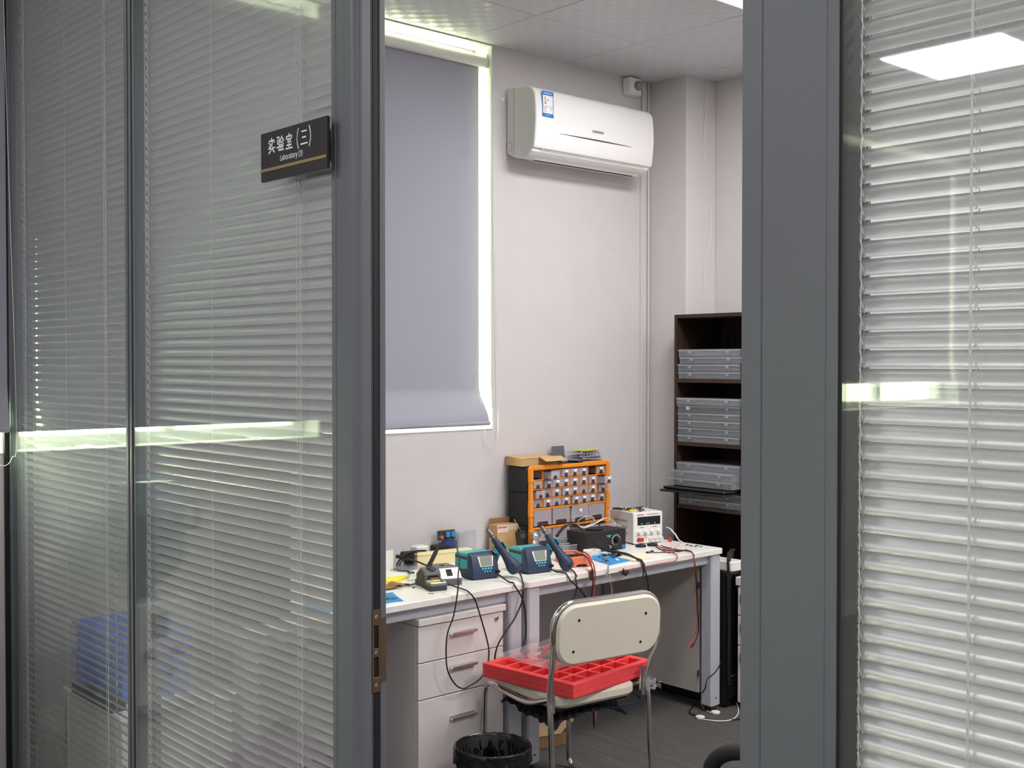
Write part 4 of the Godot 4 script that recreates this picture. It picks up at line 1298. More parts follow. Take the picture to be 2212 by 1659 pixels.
# ------------------------------------------------------------------ parts cabinet: black carcass, orange front, clear drawers
func parts_cabinet():
	# local: x right, z front; origin at the bottom centre of the front
	var o := thing("parts_cabinet", "black parts cabinet with an orange front grid and many small clear drawers", "parts cabinet", Vector3(0.172, DESK, -2.481), PI / 2)
	var W := 0.520
	var H := 0.382
	var D := 0.150
	for s in [-1, 1]:
		for seg in [[0.004, 0.110, 0.004], [0.112, 0.262, 0.0], [0.264, 0.372, 0.004]]:
			part("side_panel", G().box(Vector3(s * (W / 2 - 0.009 + seg[2] * 0.4), (seg[0] + seg[1]) / 2, -D / 2 - 0.006), Vector3(0.012, seg[1] - seg[0], D - 0.016), 0.003), M.black_soft, o)
	part("top", G().box(Vector3(0, H - 0.010, -D / 2 - 0.006), Vector3(W - 0.008, 0.012, D - 0.012), 0.003), M.black_soft, o)
	part("bottom", G().box(Vector3(0, 0.006, -D / 2 - 0.006), Vector3(W - 0.03, 0.008, D - 0.012)), M.black_soft, o)
	part("back_panel", G().box(Vector3(0, H / 2, -D + 0.004), Vector3(W - 0.03, H - 0.03, 0.004)), M.black_soft, o)
	# frame with lugs, then the thin grid bars
	for s in [-1, 1]:
		part("frame_post", G().box(Vector3(s * (W / 2 - 0.010), H / 2, 0.0), Vector3(0.020, H - 0.004, 0.018), 0.003), M.orange, o)
		for y in [0.060, 0.190, 0.345]:
			part("frame_lug", G().box(Vector3(s * (W / 2 - 0.007), y, 0.003), Vector3(0.024, [0.07, 0.075, 0.07][[0.060, 0.190, 0.345].find(y)], 0.020), 0.004), M.orange, o)
	part("frame_rail", G().box(Vector3(0, H - 0.008, 0.0), Vector3(W - 0.006, 0.018, 0.018), 0.003), M.orange, o)
	for s in [-1, 1]: part("frame_lug", G().box(Vector3(s * 0.17, H - 0.006, 0.003), Vector3(0.16, 0.022, 0.020), 0.004), M.orange, o)
	part("frame_rail", G().box(Vector3(0, 0.006, 0.0), Vector3(W - 0.04, 0.012, 0.014), 0.002), M.orange, o)
	var gx0 := -W / 2 + 0.022
	var cw := (W - 0.044) / 8.0
	var ch := 0.0432
	var lh := 0.0890
	var yb := 0.012
	for k in 2: part("grid_bar", G().box(Vector3(0, yb + lh * (k + 1) - 0.003, 0.0), Vector3(W - 0.040, 0.008 if k else 0.010, 0.012), 0.001), M.orange, o)
	for k in range(1, 4): part("grid_bar", G().box(Vector3(0, yb + 2 * lh + ch * k, 0.0), Vector3(W - 0.040, 0.004, 0.010), 0.001), M.orange, o)
	for i in range(1, 8):
		for j in 4: part("grid_bar", G().box(Vector3(gx0 + cw * i, yb + 2 * lh + ch * (j + 0.5), 0.0), Vector3(0.0035, ch - 0.004, 0.010), 0.001), M.orange, o)
	for i in range(1, 4):
		for j in 2: part("grid_bar", G().box(Vector3(gx0 + cw * 2 * i, yb + lh * (j + 0.5) + 0.002, -0.004), Vector3(0.003, lh - 0.010, 0.006)), M.orange, o)
	var small := drawer_shell(cw - 0.007, ch - 0.008, 0.125)
	var big := drawer_shell(cw * 2 - 0.009, lh - 0.014, 0.125)
	# how far each small drawer stands out; -1 is a missing one
	var out := [[0.0, 0.003, 0.0, 0.002, 0.010, 0.004, 0.0, 0.004], [0.018, 0.0, 0.0, 0.006, 0.0, 0.0, 0.003, 0.014], [0.0, 0.010, 0.004, 0.0, 0.0, 0.0, 0.004, 0.052], [-1.0, 0.052, 0.0, 0.002, 0.0, 0.0, -1.0, 0.0]]
	var lab := [[0, 1, 0, 1, 1, 1, 1, 1], [0, 0, 1, 1, 1, 0, 1, 1], [0, 1, 1, 1, 1, 1, 1, 1], [0, 0, 0, 1, 1, 1, 0, 1]]
	for j in 4:
		for i in 8:
			var z: float = out[j][i]
			if z < 0.0: continue
			var p := Vector3(gx0 + cw * (i + 0.5), yb + 2 * lh + ch * j + 0.005, 0.003 + z)
			var dr := part("drawer", small, M.drawer_clear, o)
			dr.position = p
			part("grip", G().prism(poly([[-0.011, 0.0], [0.011, 0.0], [0.010, 0.010], [0.006, 0.016], [0.0, 0.018], [-0.006, 0.016], [-0.010, 0.010]]), 0.0008, 0.0022), M.grip_brown, dr)
			part("content", G().box(Vector3(rng.randf_range(-0.008, 0.008), 0.007, -0.050), Vector3(cw * 0.55, 0.010, 0.07), 0.003), [M.charcoal, M.brown, M.foil, M.grey_case][(i * 3 + j) % 4], dr)
			if lab[j][i]: part("label", G().box(Vector3(0.002, ch * 0.58, 0.0026), Vector3(0.021, 0.011, 0.0008)).box(Vector3(-0.002, ch * 0.58, 0.0027), Vector3(0.012, 0.0028, 0.0010)), M.print_white, dr)
	for j in 2:
		for i in 4:
			var z := 0.0
			if j == 0 and i >= 2: z = 0.075
			elif j == 1 and i == 2: z = 0.006
			var dr := part("drawer", big, M.drawer_clear, o)
			dr.position = Vector3(gx0 + cw * (2 * i + 1), yb + lh * j + 0.008, 0.003 + z)
			part("grip", G().prism(poly([[-0.034, 0.0], [0.034, 0.0], [0.034, 0.013], [0.026, 0.019], [-0.026, 0.019], [-0.034, 0.013]]), 0.0008, 0.0024), M.grip_brown, dr)
			part("grip_rim", G().box(Vector3(0, 0.0215, 0.002), Vector3(0.070, 0.003, 0.004), 0.001), M.drawer_clear, dr)
			var cg := G()
			for k in 6: cg.box(Vector3(rng.randf_range(-0.038, 0.038), 0.012 + 0.006 * k, -0.03 - 0.012 * k), Vector3(0.036, 0.016, 0.03), 0.004)
			part("content", cg, [M.paper, M.foil, M.pcb, M.charcoal][(i + 2 * j) % 4], dr)
			if i == 2 and j == 1: part("label", G().box(Vector3(0.004, 0.052, 0.0026), Vector3(0.018, 0.014, 0.0008)), M.print_white, dr)

func drawer_shell(w: float, h: float, d: float) -> ArrayMesh:
	var g := G()
	g.box(Vector3(0, h / 2, 0.0), Vector3(w, h, 0.0022), 0.0008)
	g.span(Vector3(-w / 2 + 0.001, 0, -d), Vector3(w / 2 - 0.001, 0.0016, -0.001))
	for s in [-1, 1]: g.span(Vector3(s * (w / 2 - 0.0016) - 0.0008, 0.0016, -d), Vector3(s * (w / 2 - 0.0016) + 0.0008, h * 0.86, -0.001))
	g.span(Vector3(-w / 2 + 0.002, 0.0016, -d), Vector3(w / 2 - 0.002, h * 0.8, -d + 0.0016))
	return g.mesh()

# ------------------------------------------------------------------ laboratory power supply
func power_supply():
	var o := thing("power_supply", "white bench power supply with black display, four knobs and a red switch", "power supply", Vector3(0.394, DESK, -2.783), deg_to_rad(78))
	var W := 0.170
	var H := 0.152
	part("case", G().span(Vector3(-W / 2 + 0.002, 0.006, -0.196), Vector3(W / 2 - 0.002, H - 0.001, -0.006), 0.003), M.cabinet_white, o)
	part("front_frame", G().prism(rrect(W, H - 0.004, 0.010, 4, Vector2(0, H / 2 + 0.002)), -0.012, 0.0, 0.003), M.white_plastic, o)
	for x in [-0.065, 0.065]:
		for z in [-0.02, -0.18]: part("rubber_foot", G(at(Vector3(x, 0, z))).lathe([Vector2(0, 0), Vector2(0.008, 0), Vector2(0.008, 0.006), Vector2(0, 0.006)], 10), M.black_soft, o)
	part("display_window", G().box(Vector3(0.004, 0.110, -0.0005), Vector3(0.134, 0.040, 0.003), 0.0008), M.black_gloss, o)
	for x in [-0.038, -0.008, 0.004, 0.038]: part("display_mark", G().box(Vector3(x, 0.0975, 0.0011), Vector3(0.004, 0.004, 0.0008)), M.print_white, o)
	part("print_mark", G().box(Vector3(-0.046, 0.1390, -0.0002), Vector3(0.038, 0.004, 0.0008)), M.red, o)
	var t := part("lettering", text_mesh("DC POWER SUPPLY", 0.0075, true), M.charcoal, o)
	t.position = Vector3(0.028, 0.1392, 0.0)
	for k in 4:
		var x := -0.056 + 0.0375 * k
		part("knob", G(along(Vector3(x, 0.060, 0.0), Vector3(0, 0, 1))).lathe([Vector2(0.0115, 0), Vector2(0.0115, 0.004), Vector2(0.0092, 0.005), Vector2(0.0085, 0.015), Vector2(0.0070, 0.0165), Vector2(0, 0.0165)], 20), M.white_plastic, o)
		part("knob_mark", G().box(Vector3(x, 0.0455, 0.0), Vector3(0.007, 0.0022, 0.0008)), M.charcoal, o)
	for s in [-1, 1]:
		var g := G()
		g.box(Vector3(s * 0.0375 - 0.0, 0.0795, 0.0), Vector3(0.020, 0.003, 0.0008))
		for q in [-1, 1]: g.box(Vector3(s * 0.0375 + q * 0.0155, 0.0775, 0.0), Vector3(0.008, 0.0010, 0.0008))
		part("print_mark", g, M.charcoal, o)
	part("print_line", G().box(Vector3(0, 0.0410, 0.0), Vector3(0.155, 0.0012, 0.0008)), M.charcoal, o)
	part("power_switch", G().box(Vector3(-0.046, 0.0215, 0.001), Vector3(0.040, 0.019, 0.006), 0.003), M.red, o)
	for k in 3:
		part("terminal", G(along(Vector3(0.012 + 0.029 * k, 0.024, 0.0), Vector3(0, 0, 1))).lathe([Vector2(0.0105, 0), Vector2(0.0105, 0.006), Vector2(0.0085, 0.008), Vector2(0.0085, 0.016), Vector2(0.0035, 0.016), Vector2(0.0035, 0.010), Vector2(0, 0.010)], 18), M.white_plastic, o)
		part("terminal_hole", G(along(Vector3(0.012 + 0.029 * k, 0.024, 0.0101), Vector3(0, 0, 1))).lathe([Vector2(0.0034, 0), Vector2(0.0034, 0.001), Vector2(0, 0.001)], 12), M.hole, o)
	for k in 3:
		for s in [-1]:
			part("side_vent", G().box(Vector3(s * (W / 2 - 0.0018), 0.050 + 0.028 * k, -0.105), Vector3(0.0014, 0.012, 0.105), 0.0004), M.seam_grey, o)

# ------------------------------------------------------------------ loose things on the desks
func clutter():
	var Y := DESK
	# --- near desk, left
	solo("blue_mat", G(Transform3D(Basis(Vector3.RIGHT, Vector3(0, 0, 1), Vector3(0, -1, 0)), Vector3.ZERO)).prism(poly([[0.655, -0.78], [0.663, -1.115], [0.672, -1.139], [0.600, -1.165], [0.527, -1.198], [0.50, -0.78]]), -Y - 0.0035, -Y - 0.0005, 0.0005), M.blue_mat, "blue sheet sticking out on the near desk's front left", "mat")
	solo("blue_mat_scrap", G(at(Vector3(0.575, Y + 0.0045, -1.10), 0.6)).box(Vector3.ZERO, Vector3(0.14, 0.002, 0.03), 0.0005), M.blue_mat_dark, "narrow dark blue strip lying on the blue sheet", "strip")
	solo("green_scrap", G(at(Vector3(0.620, Y + 0.006, -1.115), 0.4)).lathe([Vector2(0, -0.002), Vector2(0.013, -0.002), Vector2(0.010, 0.003), Vector2(0, 0.004)], 9), M.pcb, "small green crumb on the blue sheet", "scrap")
	solo("sponge", G(Transform3D(Basis(Vector3.RIGHT, Vector3(0, 0, 1), Vector3(0, -1, 0)), Vector3.ZERO)).prism(poly([[0.375, -1.235], [0.395, -1.300], [0.381, -1.345], [0.335, -1.412], [0.322, -1.375], [0.312, -1.29]]), -Y - 0.014, -Y - 0.0005, 0.003), M.yellow, "bright yellow sponge piece on the near desk", "sponge")
	var lf := func(u: float, w: float) -> Vector3:
		return Vector3(lerpf(0.41, 0.475, w) + 0.008 * sin(u * 6.0), Y + 0.005 + 0.012 * sin(PI * u) * absf(sin(u * 7.0 + w * 2.0)), lerpf(-1.20, -1.325, u) + 0.01 * sin(w * 5.0))
	solo("dried_leaf", G().skin(lf, 14, 8, 0.002), M.brown, "crumpled brown leaf of paper on the near desk", "paper scrap")
	for k in 4:
		solo("paper_sheet", G(at(Vector3([0.20, 0.29, 0.38, 0.50][k], Y + 0.0011 + 0.0012 * k, [-1.46, -1.42, -1.30, -1.39][k]), [0.15, -0.1, 0.3, 0.9][k])).box(Vector3.ZERO, Vector3([0.21, 0.18, 0.16, 0.06][k], 0.0009, [0.29, 0.2, 0.14, 0.09][k])), M.paper, ["large white sheet lying by the wall on the near desk", "white sheet in the middle of the near desk behind the soldering station", "white sheet under the yellow sponge", "small white slip in front of the soldering station"][k], "paper")
	solo("clear_sheet", G(at(Vector3(0.13, Y + 0.006, -1.55), 0.25)).box(Vector3.ZERO, Vector3(0.17, 0.003, 0.19), 0.0008), M.clear_lid, "clear plastic plate under the black cables by the wall", "plate")
	for q in [[0.30, -1.235, M.black, "tiny black chip beside the yellow sponge"], [0.505, -1.312, M.black, "tiny black chip beside the brown paper"], [0.635, -1.295, M.orange, "tiny orange offcut near the soldering station's front"]]:
		solo("scrap", G(at(Vector3(q[0], Y + 0.002, q[1]), 0.5)).box(Vector3.ZERO, Vector3(0.022 if q[2] == M.orange else 0.010, 0.003, 0.006), 0.0008), q[2], q[3], "scrap")
	solo("clear_stand", G().span(Vector3(0.15, Y + 0.0005, -1.475), Vector3(0.153, Y + 0.085, -1.395), 0.0008), M.paper, "thin pale upright strip at the doorway's left edge on the near desk", "strip")
	# long cream box with a small blue label
	var o := thing("storage_box", "long cream box with a tiny blue label behind the first rework station", "box", Vector3(0.168, Y, -1.735), deg_to_rad(82))
	part("body", G().span(Vector3(-0.135, 0.0, -0.045), Vector3(0.135, 0.042, 0.0), 0.002), M.cream_wood, o)
	part("lid", G().span(Vector3(-0.137, 0.0425, -0.047), Vector3(0.137, 0.052, 0.002), 0.002), M.cream_wood, o)
	part("label", G().box(Vector3(0.068, 0.026, 0.0006), Vector3(0.024, 0.011, 0.0014)), M.label_grey_blue, o)
	# adapters on the wall side
	o = thing("power_adapter", "white power adapter standing by the wall behind the soldering iron", "adapter", Vector3(0.075, Y, -1.675), PI / 2)
	part("body", G().span(Vector3(-0.035, 0, -0.03), Vector3(0.03, 0.072, 0.02), 0.004), M.white_plastic, o)
	part("seam", G().span(Vector3(-0.0354, 0.036, -0.0303), Vector3(0.0304, 0.037, 0.0204)), M.seam_grey, o)
	o = thing("power_adapter", "black power adapter with cable, left of the white adapter", "adapter", Vector3(0.095, Y, -1.60), deg_to_rad(75))
	part("body", G().span(Vector3(-0.035, 0.018, -0.02), Vector3(0.028, 0.058, 0.03), 0.005), M.black_soft, o)
	part("plug", G().rod(Vector3(-0.03, 0.038, 0.005), Vector3(-0.06, 0.042, 0.004), 0.008), M.black_soft, o)
	part("stand", G().span(Vector3(-0.02, 0, -0.015), Vector3(0.015, 0.0178, 0.02), 0.002), M.black, o)
	o = thing("power_adapter", "black power adapter right of the white adapter, below the circuit board", "adapter", Vector3(0.090, Y, -1.770), deg_to_rad(80))
	part("body", G().span(Vector3(-0.040, 0.030, -0.02), Vector3(0.035, 0.068, 0.025), 0.005), M.black_soft, o)
	part("stand", G().span(Vector3(-0.03, 0, -0.015), Vector3(0.025, 0.0298, 0.02), 0.002), M.black, o)
	part("plug", G().rod(Vector3(0.035, 0.05, 0.0), Vector3(0.06, 0.05, 0.002), 0.008), M.black_soft, o)
	# circuit board module leaning on the wall
	o = thing("circuit_module", "green circuit board with two blue blocks and a dark blue base against the wall", "circuit board", Vector3(0.040, Y, -1.845), deg_to_rad(84))
	part("board", G(at(Vector3(0, 0.096, 0.0), 0, -0.08)).box(Vector3(0, 0, 0), Vector3(0.094, 0.042, 0.003), 0.0005), M.pcb, o)
	for x in [0.0, 0.028]: part("terminal_block", G(at(Vector3(x, 0.100, 0.010), 0, -0.08)).box(Vector3.ZERO, Vector3(0.023, 0.024, 0.016), 0.002), M.pcb_blue, o)
	part("capacitor", G(along(Vector3(-0.030, 0.088, 0.003), Vector3(0, 0.1, 1))).lathe([Vector2(0.009, 0), Vector2(0.009, 0.012), Vector2(0.006, 0.015), Vector2(0, 0.015)], 14), M.sticker_red, o)
	part("chips", G().box(Vector3(-0.030, 0.108, 0.005), Vector3(0.018, 0.012, 0.006), 0.001).box(Vector3(0.014, 0.081, 0.005), Vector3(0.05, 0.008, 0.006), 0.001), M.charcoal, o)
	part("pins", G().box(Vector3(0.0, 0.1185, 0.003), Vector3(0.080, 0.003, 0.006)), M.brass, o)
	part("block", G().span(Vector3(-0.02, 0.03, -0.012), Vector3(0.048, 0.073, 0.016), 0.003), M.navy_blue, o)
	part("foot", G().span(Vector3(-0.046, 0, -0.015), Vector3(0.048, 0.0298, 0.012), 0.002), M.charcoal, o)
	o = thing("clear_bag_box", "frosted clear plastic box standing by the wall, left of the cardboard box", "plastic box", Vector3(0.030, Y, -1.955), deg_to_rad(88))
	part("box", G().span(Vector3(-0.050, 0.0, -0.010), Vector3(0.050, 0.100, 0.028), 0.003), M.clear_lid, o)
	part("lid", G().span(Vector3(-0.052, 0.1002, -0.012), Vector3(0.052, 0.108, 0.030), 0.002), M.clear_lid, o)
	# --- far desk
	o = thing("cardboard_box", "upright cardboard box with a torn label, left of the parts cabinet", "cardboard box", Vector3(0.090, Y, -2.165), deg_to_rad(86))
	part("carton", G().span(Vector3(-0.062, 0.0, -0.062), Vector3(0.066, 0.118, 0.0), 0.001), M.cardboard, o)
	part("flap", G(at(Vector3(0.002, 0.118, -0.062), 0, 0.10)).span(Vector3(-0.064, 0, -0.002), Vector3(0.064, 0.026, 0.001), 0.0006), M.cardboard_dark, o)
	part("label", G().span(Vector3(-0.060, 0.084, 0.0002), Vector3(0.004, 0.117, 0.0012)), M.tape_label, o)
	part("label_print", G().span(Vector3(-0.058, 0.104, 0.0008), Vector3(-0.008, 0.1115, 0.0016)), M.red_print, o)
	part("tape", G().span(Vector3(0.006, 0.092, 0.0002), Vector3(0.060, 0.117, 0.0010)), M.tape_clear, o)
	o = thing("card_case", "black case leaning beside the cardboard box", "case", Vector3(0.178, Y, -2.185), deg_to_rad(80))
	part("shell", G(at(Vector3.ZERO, 0, 0, 0.16)).span(Vector3(-0.026, 0.004, -0.018), Vector3(0.014, 0.100, 0.016), 0.004), M.black_gloss, o)
	part("clasp", G(at(Vector3.ZERO, 0, 0, 0.16)).span(Vector3(-0.020, 0.070, 0.0155), Vector3(0.008, 0.090, 0.0185), 0.001), M.charcoal, o)
	var bagf := func(u: float, w: float) -> Vector3:
		var a := u * TAU
		return Vector3(0.222 + 0.012 * cos(a) + 0.004 * sin(w * 19.0), Y + 0.002 + w * 0.098, -2.205 - 0.016 * w + (0.020 + 0.004 * sin(w * 13.0 + a * 2.0)) * sin(a))
	solo("antistatic_bag", G().skin(bagf, 24, 20, 0.0008), M.foil, "crumpled silver antistatic bag between the black case and the parts cabinet", "bag")
	solo("metal_rod", G().rod(Vector3(0.165, Y + 0.098, -2.175), Vector3(0.155, Y + 0.150, -2.145), 0.0018, 8), M.steel, "thin metal rod sticking up from the black case", "rod")
	# on top of the parts cabinet
	var T := Y + 0.3815
	o = thing("mailing_box", "flat cardboard mailing box with its flap open on top of the parts cabinet", "cardboard box", Vector3(0.150, T, -2.335), deg_to_rad(83))
	part("tray", G().span(Vector3(-0.125, 0.0, -0.130), Vector3(0.075, 0.038, 0.0), 0.001), M.cardboard, o)
	part("lid", G(at(Vector3(-0.025, 0.040, -0.130), 0, 0.03)).span(Vector3(-0.102, -0.001, 0.0), Vector3(0.102, 0.002, 0.132), 0.0008), M.cardboard, o)
	part("front_flap", G(at(Vector3(0.0, 0.040, 0.002), 0, 0.30)).prism(PackedVector2Array([Vector2(-0.03, 0.0), Vector2(0.095, 0.0), Vector2(0.095, 0.002), Vector2(-0.03, 0.002)]), 0.0, 0.058, 0.0006), M.cardboard, o)
	part("ear_flap", G(at(Vector3(0.078, 0.030, -0.065), PI / 2, 0.45)).prism(PackedVector2Array([Vector2(-0.055, 0.0), Vector2(0.055, 0.0), Vector2(0.055, 0.002), Vector2(-0.055, 0.002)]), 0.0, 0.050, 0.0006), M.cardboard, o)
	for k in 6:
		var yy := T + 0.006 + 0.0095 * k
		var m: Material = [M.clear_lid, M.pcb_pale, M.lilac, M.clear_lid, M.lilac, M.lime][k]
		var oo: Node3D = thing("prototype_board", "thin %s board in the pile on the cabinet top right, %s" % [["clear", "grey green", "pale lilac", "clear", "lilac", "yellow green"][k], ["lowest", "second from below", "third from below", "third from above", "second from above", "topmost"][k]], "circuit board", Vector3(0.095 + 0.006 * (k % 3), yy, -2.652 - 0.010 * (k % 2)), PI / 2 + [0.0, 0.1, -0.06, 0.15, 0.05, 0.2][k], "pile of thin boards on the parts cabinet")
		part("board", G().box(Vector3(-0.02 if k == 5 else 0.0, 0.0, 0), Vector3(0.10 if k == 5 else 0.155, 0.0024, 0.09), 0.0006), m, oo)
		var pins := G()
		for j in 7: pins.box(Vector3(-0.06 + 0.02 * j if k != 5 else -0.06 + 0.013 * j, 0.0045, 0.034), Vector3(0.010, 0.0062, 0.006), 0.001)
		part("pin_row", pins, m, oo)
	solo("board_foot", G().box(Vector3(0.10, T + 0.0022, -2.655), Vector3(0.09, 0.0042, 0.15), 0.001), M.charcoal, "flat dark plate under the pile of thin boards", "plate")
	solo("grey_card", G(Transform3D(Basis.from_euler(Vector3(0, PI / 2, 0)) * Basis.from_euler(Vector3(-0.25, 0, 0)), Vector3(0.035, T + 0.046, -2.530))).prism(poly([[-0.05, -0.046], [0.045, -0.046], [0.052, 0.028], [-0.030, 0.028]]), 0.0, 0.0025, 0.0005), M.grey_case, "dull blue grey card leaning on the wall behind the mailing box", "card")
	# two open clear boxes before the cabinet
	for k in 2:
		var b: Node3D = thing("clear_bin", ["open clear plastic box with small parts before the cabinet, the rear and higher one", "open clear plastic box before the black dial box, the front and lower one"][k], "plastic box", Vector3([0.285, 0.345][k], Y + 0.0005, [-2.375, -2.345][k]), deg_to_rad(80))
		var w: float = [0.125, 0.145][k]
		var h: float = [0.056, 0.036][k]
		var g := G()
		g.span(Vector3(-w / 2, 0, -0.05), Vector3(w / 2, 0.002, 0.0))
		for s in [-1, 1]: g.span(Vector3(s * (w / 2 - 0.001) - 0.001, 0.002, -0.05), Vector3(s * (w / 2 - 0.001) + 0.001, h, 0.0))
		for z in [-0.05, -0.002]: g.span(Vector3(-w / 2 + 0.002, 0.002, z), Vector3(w / 2 - 0.002, h, z + 0.002))
		part("box", g, M.clear_box, b)
		var r := G()
		for z in [-0.051, 0.001]: r.box(Vector3(0, h, z), Vector3(w + 0.006, 0.004, 0.004), 0.001)
		for s in [-1, 1]: r.box(Vector3(s * (w / 2 + 0.001), h, -0.025), Vector3(0.004, 0.004, 0.05), 0.001)
		part("rim", r, M.drawer_clear, b)
		var dv := G()
		for q in [-0.2, 0.15]: dv.span(Vector3(w * q, 0.002, -0.048), Vector3(w * q + 0.0016, h - 0.006, -0.002))
		part("dividers", dv, M.clear_box, b)
		if k == 0:
			for j in 5: part("content", G().box(Vector3(-0.045 + 0.022 * j, 0.014, -0.025), Vector3(0.016, 0.020 + 0.004 * (j % 3), 0.026), 0.003), [M.charcoal, M.foil, M.brown, M.paper, M.black][j], b)
	# white flexible strip: a ring and a loose bow over the pulled out bottom drawers
	var ring := []
	for k in 25: ring.append(Vector3(0.262 + 0.012 * sin(TAU * k / 24.0), 0.872 + 0.010 * sin(TAU * k / 24.0) + 0.008 * cos(TAU * k / 24.0), -2.495) + Vector3(0, 0.0, 0.048 * cos(TAU * k / 24.0)) + Vector3(0.012, 0.018, 0) * sin(TAU * k / 24.0))
	solo("strip_roll", G().tube(ring, 0.0055, 8, true, 0.35), M.white_plastic, "ring of white flexible strip standing on the clear drawers of the cabinet", "strip")
	solo("strip_roll", G().tube(curve([Vector3(0.285, 0.846, -2.44), Vector3(0.28, 0.853, -2.50), Vector3(0.27, 0.866, -2.57), Vector3(0.262, 0.878, -2.62), Vector3(0.268, 0.868, -2.66), Vector3(0.29, 0.845, -2.675), Vector3(0.315, 0.842, -2.68)], 8), 0.0055, 8, true, 0.35), M.white_plastic, "loose bow of white flexible strip draped towards the power supply", "strip")
	# junk on the black dial box
	for k in 3:
		solo("black_clip", G(at(Vector3(0.355 + 0.02 * (k % 2), Y + 0.0985, -2.43 - 0.035 * k), 0.5 + k)).box(Vector3.ZERO, Vector3(0.045, 0.008, 0.014), 0.003), M.black_soft, "small black clip on the dial box, %s" % ["nearest the soldering stations", "in the middle", "nearest the power supply"][k], "clip", "black clips on the dial box")
	# round dish of solder tape
	o = thing("tape_roll", "white roll of tape lying flat in front of the black dial box", "tape roll", Vector3(0.432, Y, -2.362))
	part("rim", G().lathe([Vector2(0.020, 0.0), Vector2(0.038, 0.0), Vector2(0.040, 0.003), Vector2(0.040, 0.020), Vector2(0.038, 0.0225), Vector2(0.020, 0.0225), Vector2(0.020, 0.0)], 28), M.paper, o)
	part("core", G().lathe([Vector2(0.0, 0.004), Vector2(0.0195, 0.004)], 24), M.cardboard, o)
	# blue work mat and what lies on it
	solo("work_mat", G(Transform3D(Basis(Vector3.RIGHT, Vector3(0, 0, 1), Vector3(0, -1, 0)), Vector3.ZERO)).prism(poly([[0.660, -2.225], [0.671, -2.215], [0.654, -2.370], [0.560, -2.440], [0.445, -2.412], [0.475, -2.300], [0.540, -2.262]]), -Y - 0.003, -Y - 0.0005, 0.0006), M.blue_mat, "blue work mat on the far desk in front of the black dial box", "mat")
	o = thing("pliers", "black handled pliers lying on the blue work mat", "pliers", Vector3(0.545, Y + 0.004, -2.385), 0.5)
	for s in [-1, 1]:
		part("grip", G().tube(curve([Vector3(0.008 * s, 0.005, 0.0), Vector3(0.017 * s, 0.005, -0.030), Vector3(0.012 * s, 0.005, -0.070)]), 0.0052, 8), M.black, o)
		part("jaw", G().tube([Vector3(-0.004 * s, 0.005, 0.0), Vector3(-0.003 * s, 0.005, 0.02), Vector3(-0.001 * s, 0.004, 0.042)], [0.005, 0.004, 0.0018], 8), M.dust_tool, o)
	part("pivot", G(at(Vector3(0, 0.0, 0))).lathe([Vector2(0, 0.0), Vector2(0.007, 0.0), Vector2(0.007, 0.011), Vector2(0, 0.0115)], 14), M.steel, o)
	o = thing("screwdriver", "short screwdriver with a black and brown handle on the blue mat", "screwdriver", Vector3(0.575, Y + 0.0035, -2.285), 1.1)
	part("handle", G(along(Vector3(0, 0.007, 0), Vector3(0, 0, 1))).lathe([Vector2(0, 0), Vector2(0.006, 0.001), Vector2(0.007, 0.012), Vector2(0.006, 0.040), Vector2(0.004, 0.046), Vector2(0, 0.046)], 12), M.brown, o)
	part("shaft", G().rod(Vector3(0, 0.007, 0.045), Vector3(0, 0.004, 0.085), 0.0018, 8), M.steel, o)
	for k in 5:
		solo("mat_part", G(at(Vector3([0.52, 0.505, 0.60, 0.50, 0.62][k], Y + 0.0065, [-2.32, -2.365, -2.255, -2.40, -2.32][k]), 0.7 * k)).box(Vector3.ZERO, Vector3(0.020, 0.007, 0.011), 0.002), [M.pcb_blue, M.black, M.foil, M.brown, M.print_white][k], "small %s part on the blue work mat" % ["blue", "black", "silver", "brown", "white"][k], "component", "small parts on the blue mat")
	solo("white_board", G(Transform3D(Basis(Vector3.RIGHT, Vector3(0, 0, 1), Vector3(0, -1, 0)), Vector3.ZERO)).prism(poly([[0.580, -2.372], [0.682, -2.362], [0.674, -2.495], [0.566, -2.545]]), -Y - 0.0085, -Y - 0.0005, 0.001), M.cream_board, "thin cream board lying on the far desk right of the blue mat", "board")
	solo("black_chip", G(at(Vector3(0.572, Y + 0.004, -2.585), 1.2)).box(Vector3.ZERO, Vector3(0.030, 0.007, 0.012), 0.003), M.black, "small black stick on the desk behind the cream board", "stick")
	# clamps on the desk edge
	o = thing("spring_clamp", "brass coloured clamp gripping the far desk's front edge", "clamp", Vector3(0.714, Y - 0.012, -2.062))
	part("jaw", G().span(Vector3(-0.012, 0.0130, -0.012), Vector3(0.010, 0.017, 0.012), 0.001), M.brass, o)
	part("screw_rod", G().rod(Vector3(0.006, -0.026, 0.0), Vector3(0.006, 0.022, 0.0), 0.004), M.brass, o)
	part("bridge", G().span(Vector3(0.002, -0.022, -0.011), Vector3(0.009, 0.0135, 0.011), 0.002), M.brass_dark, o)
	o = thing("crocodile_clip", "steel crocodile clip on the desk edge beside the red test lead", "clip", Vector3(0.722, Y - 0.010, -2.155), 0.2)
	part("jaw", G().prism(poly([[-0.002, -0.004], [0.004, -0.004], [0.002, 0.024], [0.0, 0.024]]), -0.004, 0.004), M.steel, o)
	part("jaw", G(at(Vector3.ZERO, 0, -0.5)).prism(poly([[-0.002, -0.022], [0.003, -0.022], [0.002, 0.004], [0.0, 0.004]]), -0.003, 0.003), M.steel, o)
	o = thing("black_clip", "black rubber clip hooked under the desk edge with an orange wire", "clip", Vector3(0.722, 0.724, -2.262))
	part("boot", G().tube([Vector3(0, 0.004, 0.014), Vector3(0, 0.0, 0.0), Vector3(0, 0.006, -0.014)], [0.008, 0.011, 0.009], 12), M.black_soft, o)
